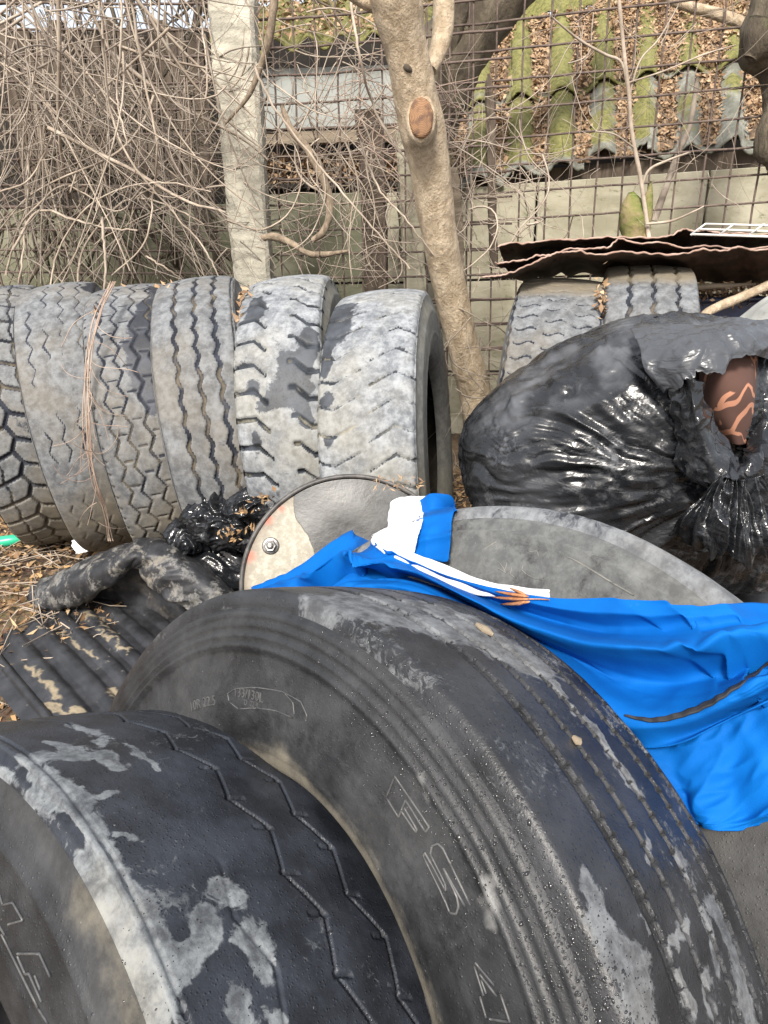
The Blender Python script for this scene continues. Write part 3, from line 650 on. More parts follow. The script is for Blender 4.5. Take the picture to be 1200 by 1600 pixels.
# ------------------------------------------------------------------ wire mesh fence, each rod a part
def wire(PL, pts, r, parent, z=0, mat=M_wire):
    P = [PL(*p, z) for p in pts]; k = 8; L = cr([tuple(p) for p in P], k * (len(P) - 1) + 1)
    L = L + np.random.default_rng(int(abs(pts[0][0] * 7 + pts[0][1] * 3)) + 1).normal(0, .0011, L.shape)
    mb = MB(); mb.tube(L, r, 6); return mb.build('wire', mat, parent)
fence_g = 'rusty wire mesh fence panels'
f1 = empty('mesh_fence', FR(950, 620), 'rusty wire mesh fence panel in front of the mossy roof, right of the young tree', 'fence', fence_g)
tops = [690, 734, 777.5, 820, 863, 907.5, 952, 998, 1043.7, 1088, 1135, 1180, 1226, 1272, 1320, 1370, 1420]; bots = [689, 729, 769, 809, 850, 888, 926, 965, 1005, 1045, 1086, 1127, 1169, 1211, 1254, 1298, 1342]
for a, b in zip(tops, bots):
    sl = (b - a) / 370; wire(FR, [(a - sl * 60, -60), (a, 0), (b, 370), (b + sl * 330, 700)], .0042, f1)
ys = [-27, 20, 67, 115, 161, 207, 250, 293, 336, 379, 421, 462, 502, 541, 580]; sls = [-.118, -.114, -.096, -.089, -.092, -.086, -.073, -.07, -.067, -.06, -.055, -.05, -.045, -.04, -.035]
for y, s in zip(ys, sls): wire(FR, [(672, y - 228 * s), (900, y), (1290, y + 390 * s), (1450, y + 550 * s)], .0048, f1, -.008)
f2 = empty('mesh_fence', FM(520, 560), 'rusty wire mesh fence panel between the concrete post and the young tree', 'fence', fence_g)
for y0, y1 in ((-12, -32), (32, 10), (77, 58), (120, 103), (165, 147), (203, 192), (246, 234), (281, 273), (321, 313), (361, 354), (398, 393), (434, 431), (470, 468), (506, 505), (542, 542)):
    wire(FM, [(395, y0), (540, (y0 + y1) / 2 + 1), (800, y1 * 1.0 - (y0 - y1) * .75)], .0050, f2, -.006)
for a, b in ((424, 440), (457, 471), (491, 500), (524, 537), (560, 567), (596, 601), (632, 634), (668, 667), (704, 700), (742, 735)):
    wire(FM, [(a - 2, -40), ((a + b) / 2, 200), (b, 430), (b + (b - a) * .4, 620)], .0044, f2)
f3 = empty('mesh_fence', FL(180, 560), 'rusty wire mesh fence panel at the left behind the tangled vines', 'fence', fence_g)
for y in (-34, 6, 47, 88, 130, 171, 210, 251, 291, 325, 360, 392, 427, 461, 494): wire(FL, [(-120, y - 3), (170, y), (372, y)], .0050 if y != 325 else .008, f3, -.006)
for k in range(14):
    x0 = -130 + k * 36; f = lambda y: x0 + (664 - x0) * y / 3461.; wire(FL, [(f(-50), -50), (f(220), 220), (f(560), 560)], .0044, f3)

for f_ in (f1, f2, f3): rebase(f_)
# posts
def px_post(label, cat, name, pts, Y, mat, dpt, fn=None):
    """tapered, slightly uneven post: list of (px centre, py, px half width)"""
    L = cr(pts, 90); mb = MB(); V = []
    for i, (cx, cy, hw) in enumerate(L):
        c = at(cx, cy, Y); h = mm(hw, Y * 1.0) ; d = dpt / 2; k = .18 * h
        j = lambda s: mnoise.noise(Vector((c.z * 6, s, cx * .01))) * .006 + mnoise.noise(Vector((c.z * 30, s, 2.))) * .005
        ring = [(-h + k, -d), (h - k, -d), (h, -d + k), (h, d - k), (h - k, d), (-h + k, d), (-h, d - k), (-h, -d + k)]
        V += [Vector((c.x + x + j(n_), c.y + d + y + j(n_ + 9), c.z)) for n_, (x, y) in enumerate(ring)]
    n = len(L); Fs = [(i * 8 + k, i * 8 + (k + 1) % 8, (i + 1) * 8 + (k + 1) % 8, (i + 1) * 8 + k) for i in range(n - 1) for k in range(8)] + [tuple(range(8)), tuple(range((n - 1) * 8, n * 8))]
    mb.add(V, Fs, False); b = at(L[-1][0], L[-1][1], Y); o = mb.build(name, mat, None, b); return tag(o, label, cat)
px_post('pale rough concrete fence post rising above the row of tyres', 'post', 'fence_post', [(357, -60, 31), (362, 60, 30), (371, 160, 30), (382, 300, 28.5), (394, 440, 27), (410, 640, 25)], 3.18, M_post, .14)
px_post('greenish concrete post hidden behind the young tree', 'post', 'fence_post', [(636, 130, 17), (640, 260, 17), (648, 430, 16), (655, 620, 16)], 3.42, M_conc, .12)
px_post('weathered brown wooden post between concrete post and young tree', 'post', 'wooden_post', [(574, 170, 18), (582, 260, 19), (588, 430, 18), (592, 620, 18)], 3.50, M_wood, .11)
px_post('splintered reddish wooden stake right beside the young tree', 'stake', 'wooden_stake', [(707, 262, 7), (710, 300, 9), (716, 380, 9), (722, 560, 9)], 3.22, M_beam, .05)
px_post('thin dark stake standing against the mossy roof', 'stake', 'wooden_stake', [(764, 115, 2), (765, 140, 5), (767, 200, 6), (770, 300, 6), (772, 420, 6)], 3.34, M_wood, .03)

# ------------------------------------------------------------------ trees
def limb(name, pts, mat, parent=None, lump=.06, n=48, sides=20, base=None, seed=0, top_cap=True):
    """pts: (px, py, half width px, Y)"""
    L = cr(pts, n); P = [at(a, b, Y) for a, b, h, Y in L]; Rr = [mm(h, Y) for a, b, h, Y in L]; V = []
    up = Vector((1, 0, 0))
    for i, p in enumerate(P):
        t = (P[min(i + 1, n - 1)] - P[max(i - 1, 0)]).normalized(); A = t.cross(up).normalized(); B = t.cross(A).normalized()
        for k in range(sides):
            an = 2 * pi * k / sides; dr = A * cos(an) + B * sin(an)
            q = p + dr * Rr[i] * (1 + lump * (mnoise.noise((p + dr * Rr[i]) * 9 + Vector((seed, 0, 0))) * 1.3 + .5 * mnoise.noise((p + dr * Rr[i]) * 30)))
            V.append(q)
    Fs = [(i * sides + k, i * sides + (k + 1) % sides, (i + 1) * sides + (k + 1) % sides, (i + 1) * sides + k) for i in range(n - 1) for k in range(sides)] + [tuple(range(sides)), tuple(reversed(range((n - 1) * sides, n * sides)))]
    mb = MB(); mb.add(V, Fs); return mb.build(name, mat, parent, base)
yt = empty('young_tree', (0, 0, 0), 'young leaning tree trunk with a sawn orange branch scar', 'tree')
limb('trunk', [(560, -620, 26, 2.12), (590, -330, 30, 2.22), (610, -60, 32, 2.32), (620, 10, 33, 2.36), (633, 70, 29, 2.40), (647, 140, 30, 2.45), (660, 200, 32, 2.50), (670, 250, 29, 2.54), (684, 350, 26, 2.62), (701, 440, 24.5, 2.70), (723, 540, 24, 2.79), (744, 620, 26, 2.87), (765, 720, 32, 2.93)], M_bark, yt, .05, 150, 26)
limb('branch', [(640, 60, 14, 2.42), (600, 18, 10, 2.40), (570, 4, 8, 2.38), (530, -20, 7, 2.35)], M_bark, yt, .05, 20, 12)
limb('branch', [(672, 110, 10, 2.55), (690, 60, 14, 2.6), (694, 0, 14, 2.62), (690, -60, 13, 2.62)], M_bark, yt, .08, 24, 12)
def scar():
    n = NT('sawn_wood'); v = n.coord('Object', (1, 1, 1)); g = n.new('ShaderNodeVectorMath', operation='LENGTH'); n.lk(v, g.inputs[0])
    wv = n.mth('SINE', n.mth('MULTIPLY', n.mth('ADD', g.outputs['Value'], n.mth('MULTIPLY', n.noise(v, 30, 4), .006)), 1500)); c = n.mix(n.mr(wv, -1, 1), (.16, .08, .038), (.33, .19, .10))
    c = n.mix(n.mr(n.noise(v, 40, 5), .45, .62), c, (.12, .065, .04)); m = n.fin(c, .8, n.bump(wv, .3, .001))
    C0 = at(658, 184, 2.385); nn = Vector((-.05, -1, .08)).normalized(); A = nn.cross(Vector((0, 0, 1))).normalized(); B = A.cross(nn); rx, rz = mm(16, 2.44), mm(24.5, 2.44)
    for (nm, s, o1, mt) in (('bark_collar', 1.20, -.010, M_bark), ('sawn_face', 1.0, .003, m)):
        mb = MB(); K = 36; V = []
        for f, h in ((1.12, -.03), (1.0, 0), (.86, .004), (0.0, .003)):
            for k in range(K): an = 2 * pi * k / K; w_ = 1 + .05 * mnoise.noise(Vector((cos(an) * 2, sin(an) * 2, s))); V.append(A * (cos(an) * rx * s * f * w_) + B * (sin(an) * rz * s * f * w_) + nn * (h + o1))
        mb.add(V, [(i * K + k, i * K + (k + 1) % K, (i + 1) * K + (k + 1) % K, (i + 1) * K + k) for i in range(3) for k in range(K)]); o = mb.build(nm, mt, yt); o.location = C0
scar()
mk = limb('knot', [(630, 98, 2, 2.372), (635, 104, 5, 2.366), (640, 109, 4, 2.366), (645, 113, 1, 2.372)], M_bark_d, yt, .3, 10, 10)
rt = empty('old_tree', (0, 0, 0), 'thick dark tree limb behind the fence above the mossy roof', 'tree')
limb('trunk', [(655, 420, 30, 3.75), (662, 240, 38, 3.75), (690, 120, 48, 3.72), (735, 40, 46, 3.7), (800, -40, 42, 3.68), (850, -90, 40, 3.66), (960, -260, 36, 3.6), (1020, -480, 30, 3.6)], M_bark_d, rt, .10, 60, 26)
limb('branch', [(680, 130, 14, 3.6), (720, 0, 14, 3.55), (700, -60, 12, 3.5)], M_bark_d, rt, .08, 20, 12)
et = empty('old_tree', (0, 0, 0), 'knobbly dark tree trunk cut by the right edge', 'tree')
limb('trunk', [(1262, -480, 26, 3.1), (1245, -260, 30, 3.1), (1230, -60, 34, 3.1), (1212, 20, 36, 3.1), (1205, 70, 40, 3.1), (1216, 110, 26, 3.1), (1222, 170, 26, 3.1), (1215, 215, 32, 3.1), (1232, 270, 26, 3.1), (1250, 500, 28, 3.1), (1262, 790, 34, 3.1)], M_bark_d, et, .16, 100, 22)
limb('burl', [(1172, 92, 8, 3.02), (1185, 70, 22, 3.02), (1200, 40, 26, 3.02)], M_bark_d, et, .2, 16, 16)
limb('branch', [(1165, 38, 8, 3.2), (1120, 22, 7, 3.25), (1060, 5, 6, 3.3), (1020, -20, 5, 3.35)], M_bark, et, .1, 18, 10)
st = empty('tree_stump', (0, 0, 0), 'splintered mossy tree stump poking up above the rusty sheets', 'stump')
M_moss = simple('moss_and_dead_wood', (.10, .14, .02), (.30, .22, .13), 10, .95, .9, .01, c3=(.17, .20, .04))
limb('trunk', [(992, 430, 20, 3.05), (991, 380, 19, 3.05), (990, 345, 20, 3.05), (988, 318, 15, 3.05), (986, 300, 4, 3.05)], M_moss, st, .25, 22, 14)
limb('splinter', [(1006, 372, 9, 3.03), (1008, 340, 9, 3.03), (1014, 305, 6, 3.03), (1017, 283, 1.5, 3.03)], M_moss, st, .25, 16, 10)
sp = empty('sapling', (0, 0, 0), 'thin pale sapling growing out beside the mossy stump', 'sapling')
limb('stem', [(1014, 372, 3.2, 3.0), (1001, 280, 3.2, 3.0), (987, 205, 3.0, 3.0), (983, 150, 3.0, 3.0), (976, 90, 2.8, 3.0), (967, 0, 2.4, 3.0), (960, -50, 2, 3.0)], M_twig, sp, .1, 40, 8)
for b in ([(984, 160, 2.2, 3.0), (972, 100, 2, 3.0), (945, 85, 2, 2.98), (905, 62, 1.6, 2.95), (860, 25, 1.2, 2.9)], [(1003, 290, 2.2, 3.0), (1015, 265, 2, 2.98), (1045, 250, 1.8, 2.95), (1078, 238, 1.4, 2.9)], [(1010, 350, 1.6, 2.98), (1050, 345, 1.8, 2.95), (1085, 330, 1.2, 2.9), (1100, 322, .8, 2.9)], [(983, 150, 1.6, 3.0), (1000, 95, 1.4, 3.0), (1030, 60, 1.2, 3.0), (1062, 5, 1, 3.0)], [(992, 232, 1.4, 3.), (960, 210, 1.2, 2.95), (930, 205, 1, 2.95)], [(980, 130, 1.3, 3.), (1040, 110, 1.1, 2.95), (1100, 85, 1, 2.95), (1150, 70, .7, 2.95)]):
    limb('twig', b, M_twig, sp, .1, 20, 6)
sq = empty('sapling', (0, 0, 0), 'faint crooked stem behind the fence right of the stump', 'sapling')
limb('stem', [(1022, 345, 5, 3.3), (1047, 275, 5, 3.3), (1062, 235, 4, 3.3), (1078, 195, 4, 3.3), (1090, 120, 3, 3.3)], M_twig2, sq, .1, 24, 8)
for t_, l_ in ((yt, at(768, 730, 2.93)), (rt, at(650, 430, 3.75)), (et, at(1262, 790, 3.1)), (st, at(992, 430, 3.05)), (sp, at(1014, 372, 3.0)), (sq, at(1022, 345, 3.3))): rebase(t_, l_)
bb = limb('broken_branch', [(440, 165, 2.5, 3.02), (455, 202, 6, 3.0), (480, 232, 6.5, 3.0), (498, 262, 6.5, 3.0), (512, 300, 6.5, 2.98), (515, 335, 6, 2.97), (505, 362, 5.5, 2.97), (488, 376, 3.5, 2.97)], M_branch, None, .3, 60, 10)
tag(bb, 'thick curved broken branch hanging beside the concrete post', 'branch')
bb = limb('broken_branch', [(408, 372, 5, 2.95), (430, 370, 6, 2.93), (455, 380, 6, 2.92), (480, 395, 6, 2.9), (505, 398, 5, 2.9), (545, 392, 2, 2.88)], M_branch, None, .35, 50, 8)
tag(bb, 'short peeled pale branch stub sticking out right of the concrete post', 'branch')
bb = limb('broken_branch', [(430, -20, 5, 2.9), (424, 40, 6, 2.9), (410, 95, 4.5, 2.92), (388, 150, 3.5, 2.94), (350, 195, 2, 2.96)], M_branch, None, .3, 50, 8)
tag(bb, 'pinkish shredded branch leaning across the top of the concrete post', 'branch')

# ------------------------------------------------------------------ tangle of bare vines
def vine_path(start, dirv, n, step, curl, droop, r):
    p = np.array(start, float); d = np.array(dirv, float); d /= np.linalg.norm(d); out = [p.copy()]; w = r.normal(0, 1, 3)
    for i in range(n):
        w = w * .92 + r.normal(0, .34, 3) * np.array([1, .45, 1]); d = d + w * curl * .42 + np.array([0, 0, -droop]); d /= np.linalg.norm(d); p = p + d * step; out.append(p.copy())
    return np.array(out)
def tangle(name, n, box, rad, curl, droop, mat, seed, length, dirs, clip=None, stiff=.6):
    r = np.random.default_rng(seed); mb = MB()
    for k in range(n):
        px = r.uniform(box[0], box[1]); py = r.uniform(box[2], box[3]); Y = r.uniform(box[4], box[5]); st = at(px, py, Y)
        a = r.normal(dirs[0], dirs[1]); d = (sin(a), r.normal(0, .12), -cos(a)) if True else 0
        L = length * r.uniform(.45, 1.3); ns = 16
        P = vine_path(st, d, ns, L / ns, curl, droop, r)
        q, dp = w2p(P)
        if clip is not None:
            bad = np.where(~clip(q[:, 0], q[:, 1]))[0]
            if len(bad): P = P[:bad[0]]
        P[:, 1] = np.clip(P[:, 1], box[4] - .1, box[5] + .1)
        if len(P) < 4: continue
        r0 = rad * min(2.6, r.lognormal(-.12, .5)); mb.tube(P, list(np.linspace(r0, r0 * .45, len(P))), 4, False)
    o = mb.build(name, mat); tag(o, kind='stuff'); return o
lim = lambda x, y: (y < 470 - .0 * x)
lim2 = lambda x, y: (y < 455) & (x < 420)
tangle('vine_tangle', 120, (-60, 330, -120, 200, 2.7, 3.4), .0036, .22, .015, M_twig, 11, 1.5, (.1, .8), lim2)
tangle('vine_tangle', 120, (-60, 350, -60, 430, 2.8, 3.6), .0022, .30, .02, M_twig2, 12, 1.0, (0, 1.5), lim2)
tangle('vine_tangle', 100, (-60, 330, -60, 400, 2.6, 3.3), .0021, .30, .03, M_twig2, 13, 1.0, (.2, 1.3), lim2)
tangle('vine_tangle', 150, (-60, 330, -40, 380, 3.5, 3.95), 0.0040, .25, .0, M_bark_d, 14, 1.2, (.1, .7), lim2)
tangle('twig_tangle', 190, (340, 640, -40, 420, 2.85, 3.4), .0019, .45, .03, M_twig, 15, .6, (.2, 1.2), lambda x, y: y < 450)
tangle('twig_tangle', 150, (340, 640, 100, 440, 3.0, 3.5), .0016, .5, .02, M_twig2, 16, .45, (0, 1.4), lambda x, y: y < 450)
tangle('twig_tangle', 80, (540, 720, 120, 240, 2.7, 3.2), .0014, .6, .02, M_twig3, 17, .3, (0, 1.5), lambda x, y: y < 470)
tangle('twig_tangle', 130, (690, 860, 150, 420, 3.0, 3.25), .0016, .5, .0, M_twig, 18, .45, (0, 1.5), lambda x, y: y < 460)
tangle('twig_tangle', 60, (860, 1190, 20, 300, 3.0, 3.25), .0012, .45, .0, M_twig, 19, .5, (.4, 1.4), lambda x, y: y < 360)
tangle('twig_tangle', 60, (680, 770, 470, 720, 2.5, 3.1), .0016, .5, .02, M_twig2, 20, .35, (0, 1.2), lambda x, y: y < 780)
tangle('branch_tangle', 70, (-40, 330, -80, 60, 3.9, 4.6), .010, .28, -.01, M_bark_d, 21, 1.3, (3.0, .6), None)
tangle('branch_tangle', 26, (60, 340, 120, 420, 3.5, 3.9), .013, .22, .0, M_bark_d, 22, 1.2, (.25, .5), lim2)
vg = 'long pale vines hanging in the tangle at the left'
big = [[(150, -30), (162, 60), (172, 170), (163, 260), (150, 330)], [(190, -20), (188, 80), (183, 150), (198, 220), (205, 250)], [(92, -10), (108, 55), (135, 110), (150, 170), (132, 225), (110, 300)],
       [(10, 430), (28, 360), (60, 320), (105, 290), (180, 330), (225, 300), (300, 270)], [(78, 470), (88, 400), (130, 330), (190, 295), (260, 285), (330, 300)], [(120, 460), (130, 390), (175, 330), (210, 310), (260, 320), (320, 350)],
       [(205, 0), (225, 120), (245, 230), (240, 300), (225, 380), (175, 430)], [(160, 60), (175, 180), (210, 260), (270, 330), (320, 390), (345, 440)], [(0, 300), (50, 275), (90, 180), (95, 90), (78, 0)],
       [(300, -20), (318, 60), (322, 150), (290, 220), (250, 260)], [(228, 400), (260, 420), (300, 445), (330, 455)], [(20, 390), (60, 330), (120, 345), (160, 355), (215, 360)], [(160, 340), (165, 420), (158, 500), (160, 560)],
       [(45, 250), (40, 350), (30, 440), (20, 500), (0, 560)], [(232, -10), (250, 40), (330, 90), (400, 100)], [(395, 100), (430, 170), (500, 260), (560, 330), (640, 420)], [(560, 215), (590, 290), (640, 350), (700, 430)], [(545, -20), (560, 80), (585, 170), (620, 230), (665, 285)]]
vr = np.random.default_rng(5)
for k, pl in enumerate(big):
    Y = 2.55 + .5 * vr.random(); P = [tuple(at(x, y, Y + .05 * vr.normal())) for x, y in pl]; L = cr(P, 40); L = L + np.stack([vr.normal(0, .0012, 40)] * 3, -1)
    r0 = .0044 * vr.uniform(.7, 1.25); mb = MB(); mb.tube(L, list(np.linspace(r0, r0 * .6, 40)), 6)
    o = mb.build('hanging_vine', M_twig, None, L[0])
    if k < 14: tag(o, 'long pale bare vine curving through the tangle left of the concrete post', 'vine', vg)
    else: tag(o, ['long thin vine arching from the top left over the concrete post', 'straight pale stem slanting down to the young tree from the post', 'pale stem leaning against the young tree low down', 'dark thin whip running from the top edge onto the young tree'][k - 14], 'vine')
def dead_creeper():
    root = empty('dead_creeper', at(168, 838, 2.2), 'reddish dead creeper hanging down between the two left grey tyres', 'vine')
    R0 = root.location.copy(); mb = MB(); r = np.random.default_rng(8)
    for k in range(5):
        P = [tuple(at(x + r.normal(0, 3), y, Y) - R0) for x, y, Y in ((178, 440, 2.25), (150, 500, 2.12), (137, 580, 2.06), (137, 680, 2.02), (150, 750, 2.02), (163, 800, 2.08), (172, 845, 2.15))]
        mb.tube(cr(P, 50), .0017, 5)
    for k in range(26):
        t = r.uniform(0, 1); px = 137 + 30 * abs(t - .4); py = 480 + 350 * t; P = vine_path(np.array(at(px, py, 2.03)) - np.array(R0), (r.normal(), -.2, -.8), 8, .018, .6, .02, r); mb.tube(P, .0010, 4, False)
    mb.build('stem', M_twig3, root)
dead_creeper()
tag(link('sky_backdrop_trees', bpy.data.meshes.new('x'), M_bark_d), kind='stuff') if False else None

# ------------------------------------------------------------------ rusty corrugated sheets on the pair of tyres
def rsheet(label, front, back, yf, yb, amp, waves, mat, seed, drop=0.):
    root = empty('rusty_sheet', at(*front[len(front) // 2], yf), label, 'metal sheet', 'rusty sheets stacked on the two tyres')
    nu, nv = 180, 40; Fp = cr(front, nu); Bp = cr(back, nu); V = []
    for i in range(nu):
        A = at(Fp[i][0], Fp[i][1], yf + .03 * mnoise.noise(Vector((i * .05, seed, 0)))); B = at(Bp[i][0], Bp[i][1], yb)
        for j in range(nv):
            t = j / (nv - 1); p = A.lerp(B, t); p.z += amp * sin(waves * i / nu * 2 * pi) * (.4 + .6 * t) + .012 * mnoise.noise(Vector((i * .06, t * 3, seed))) + .005 * mnoise.noise(Vector((i * .3, t * 9, seed))) * (1 - t)
            V.append(tuple(p - root.location))
    me = mesh_np('sheet', V, grid_faces(nu, nv)); o = link('sheet', me, mat, root); m = o.modifiers.new('s', 'SOLIDIFY'); m.thickness = .0025; m.offset = 0
    mb = MB(); mb.tube([V[i * nv] for i in range(nu)], [.0030 * (1 + .5 * mnoise.noise(Vector((i * .15, seed, 5)))) for i in range(nu)], 6); mb.build('turned_edge', M_rust_edge, root); return root
rsheet('lowest dark rusty sheet resting directly on the two tyres', [(752, 433), (800, 425), (850, 402), (885, 393), (940, 397), (1010, 396), (1080, 394), (1140, 390), (1190, 388), (1270, 392)], [(790, 436), (830, 434), (870, 430), (900, 429), (960, 428), (1020, 428), (1090, 440), (1150, 446), (1200, 448), (1260, 448)], 2.32, 2.8, .006, 9, M_rust, 1)
rsheet('middle dark rusty sheet of the stack with a curled edge', [(776, 412), (820, 405), (860, 396), (900, 390), (945, 387), (975, 375), (1040, 381), (1100, 388), (1180, 386), (1260, 384)], [(800, 428), (830, 426), (870, 424), (900, 422), (960, 420), (1020, 420), (1090, 425), (1150, 430), (1200, 432), (1260, 432)], 2.38, 2.9, .006, 8, M_rust, 2)
rsheet('topmost rusty sheet of the stack with a pale bent edge', [(778, 386), (830, 378), (900, 373), (965, 372), (1040, 368), (1075, 360), (1110, 362), (1150, 366), (1200, 367), (1270, 370)], [(790, 415), (830, 412), (870, 408), (900, 406), (960, 404), (1020, 404), (1090, 404), (1150, 404), (1200, 404), (1260, 404)], 2.44, 3.0, .005, 8, M_rust, 3)
def rack():
    root = empty('wire_rack', at(1150, 366, 2.3), 'small white wire rack lying on the rusty sheets', 'rack')
    b = root.location
    for (a, c, ya, yc) in ((( 1080, 366), (1240, 371), 2.25, 2.25), ((1092, 358), (1250, 363), 2.34, 2.34), ((1102, 350), (1250, 354), 2.43, 2.43)):
        mb = MB(); mb.tube([at(*a, ya) - b, at(*c, yc) - b], .0035, 8); mb.build('wire', M_white, root)
    for x in (1080, 1125, 1172, 1215): mb = MB(); mb.tube([at(x, 366, 2.25) - b, at(x + 22, 350, 2.43) - b], .0028, 8); mb.build('wire', M_white, root)
rack()

# ------------------------------------------------------------------ soft things
from mathutils.bvhtree import BVHTree
def bvh_of(objs):
    V, Fs = [], []
    for o in objs:
        M = o.matrix_world if o.parent is None else o.parent.matrix_world @ o.matrix_basis
        b = len(V); co = np.empty(len(o.data.vertices) * 3, np.float32); o.data.vertices.foreach_get('co', co); co = co.reshape(-1, 3) @ np.array(M.to_3x3()).T + np.array(M.translation)
        V += co.tolist(); Fs += [[b + i for i in p.vertices] for p in o.data.polygons]
    return BVHTree.FromPolygons(V, Fs)
def net(rows, nu, nv):
    """rows: list (v) of lists (u) of (px, py, Y) -> (nv, nu, 3) points"""
    A = np.array([cr(np.array(r, float), nu) for r in rows]); B = np.stack([cr(A[:, i], nv) for i in range(nu)], 1)
    return B
def net_points(B):
    d = np.array(_F)[None, None] * F_PX + (B[..., 0:1] - 600) * np.array(_R) - (B[..., 1:2] - 800) * np.array(_U)
    return d * (B[..., 2:3] / d[..., 1:2])
def grid_normals(P):
    a = np.gradient(P, axis=0); b = np.gradient(P, axis=1); n = np.cross(a, b); n /= np.linalg.norm(n, axis=-1)[..., None] + 1e-12
    s = np.sign((n * -P).sum(-1))[..., None]; return n * np.where(s == 0, 1, s)
def smooth2(D, k):
    for _ in range(k):
        D = D.copy(); D[1:-1] = (D[:-2] + 2 * D[1:-1] + D[2:]) / 4; D[:, 1:-1] = (D[:, :-2] + 2 * D[:, 1:-1] + D[:, 2:]) / 4
    return D

def plastic(name, col=(.009, .010, .012), rough=.22, dust=.25, dcol=(.20, .21, .23), bs=.25):
    n = NT(name); v = n.coord(); a = n.noise(v, 5, 7, .7, .5); b = n.noise(v, 34, 7, .75, .6); c = n.noise(v, 300, 3, .7)
    cr2 = n.voro(n.coord('Object', (1, 1, 1)), 26, 'DISTANCE_TO_EDGE').outputs['Distance']
    d = n.mth('MULTIPLY', n.mr(a, .46, .70), n.mr(b, .40, .66)); d = n.mth('MULTIPLY', n.mth('MAXIMUM', d, n.attr('dust')), dust * 2, clamp=True)
    colr = n.mix(d, col, dcol); colr = n.mix(n.mr(c, .70, .76, 0, .35), colr, (.35, .34, .32))
    def crease(scale, st, pw):
        q = n.noise(n.coord('Object', st, (.3, .5, .2)), scale, 3, .5, 1.2); q = n.mth('SUBTRACT', 1, n.mth('ABSOLUTE', n.mth('MULTIPLY', n.mth('SUBTRACT', q, .5), 3.2)), clamp=True); return n.mth('POWER', q, pw)
    h = n.mth('ADD', n.mth('MULTIPLY', b, .35), n.mth('ADD', n.mth('MULTIPLY', crease(10, (1, 1, 2.2), 4), 1.5), n.mth('MULTIPLY', crease(27, (1, 1, 1.5), 2.5), .5)))
    return n.fin(colr, n.mixf(d, n.mixf(n.mr(b, .4, .7), rough - .05, rough + .12), .6), n.bump(h, bs, .006))
M_bag = plastic('black_bin_bag_plastic', rough=.25, bs=.12, dust=.36)
M_bag_s = plastic('crinkled_black_plastic', rough=.15, dust=.10, bs=.14)
M_bag_g = plastic('scuffed_grey_black_plastic', rough=.24, dust=.34, col=(.016, .017, .02), dcol=(.19, .205, .23), bs=.18)

def big_bag():
    root = empty('garbage_bag', at(1000, 905, 1.6), 'big black bin bag knotted at the right, stuffed full and shining', 'bag')
    o = Vector(root.location); nu, nv = 440, 250
    th = np.linspace(0, 2 * pi, nu, endpoint=False)[:, None]; ph = np.linspace(-pi / 2 + .004, pi / 2 - .004, nv)[None, :]
    cx, cz = np.cos(ph) * np.cos(th), np.sin(ph) + 0 * th; cy = np.cos(ph) * np.sin(th)
    e = .80; s = lambda q: np.sign(q) * np.abs(q) ** e
    C = np.array(at(998, 706, 1.72)); A = np.array([.455, .285, .335])
    D = np.stack([s(cx), s(cy), s(cz)], -1)
    P = D * A
    X = P[..., 0] / A[0]; Zn = P[..., 2] / A[2]
    P[..., 2] -= .115 * sst(-X, -.1, 1.0) * (Zn > 0) * Zn ** 1.0 * 1.0
    P[..., 2] += .10 * sst(-X, .1, 1.0) * (Zn < 0) * -Zn
    P[..., 2] -= .10 * sst(X, .1, 1.0) * (Zn < .2)
    P = P + .05 * (np.stack([fbm(P * 3.2 + k * 9.1, 60 + k, 3) for k in range(3)], -1) - .5)
    P = P + C
    n = grid_normals(P); n = np.where(((P - C) * n).sum(-1, keepdims=True) < 0, -n, n)
    # creases running towards the knot
    K = np.array(at(1158, 742, 1.40)); dx = P - K; rad = np.sqrt(dx[..., 0] ** 2 + dx[..., 2] ** 2) + .02; al = np.arctan2(dx[..., 2], dx[..., 0])
    wrp = fbm(P * 5, 70, 3) - .5; ca, sa = np.cos(al), np.sin(al); front = sst(-(n[..., 1]), -.25, .35)
    q = np.stack([(al + wrp * .5) * 7.5, rad * 2.2, 0 * al], -1); r1 = ridge(q, 71, 2)
    q2 = np.stack([(al + wrp * .35) * 19, rad * 5, 0 * al + 3], -1); r2 = ridge(q2, 72, 2)
    q3 = np.stack([(al + wrp * .2) * 42, rad * 9, 0 * al + 7], -1); r3 = ridge(q3, 73, 1)
    env = np.exp(-rad / .42); nearK = np.exp(-rad / .14)
    low = sst(K[2] + .10 - P[..., 2], -.12, .10)
    h = (r1 - .6) * .030 * (.35 + env) * front + (r2 - .6) * .014 * (.35 + 1.2 * env) * front * (.4 + low) + (r3 - .5) * .007 * (env * 1.2) * front
    iso = ridge(P * 7 + wrp[..., None] * 2, 75, 3); h += (iso - .6) * .018 * (.5 + .6 * (1 - low)); h += (ridge(P * np.array([9, 9, 22]) + wrp[..., None] * 3, 76, 3) - .6) * .010
    h -= .055 * np.exp(-(rad / .07) ** 2) * front
    P = P + n * h[..., None]
    me = mesh_np('bag_skin', (P - np.array(o)).reshape(-1, 3), grid_faces(nu, nv, wrap_n=True)); up = n[..., 2]
    attr(me, 'dust', .5 * sst(up, .35, .9) * sst(fbm(P * 14, 77, 4), .40, .66) + .25 * sst(fbm(P * 3, 78, 3), .5, .7))
    link('bag_skin', me, M_bag, root)
    return root, BVHTree.FromPolygons((P.reshape(-1, 3)).tolist(), grid_faces(nu, nv, wrap_n=True).tolist())
bag_root, bag_bvh = big_bag()

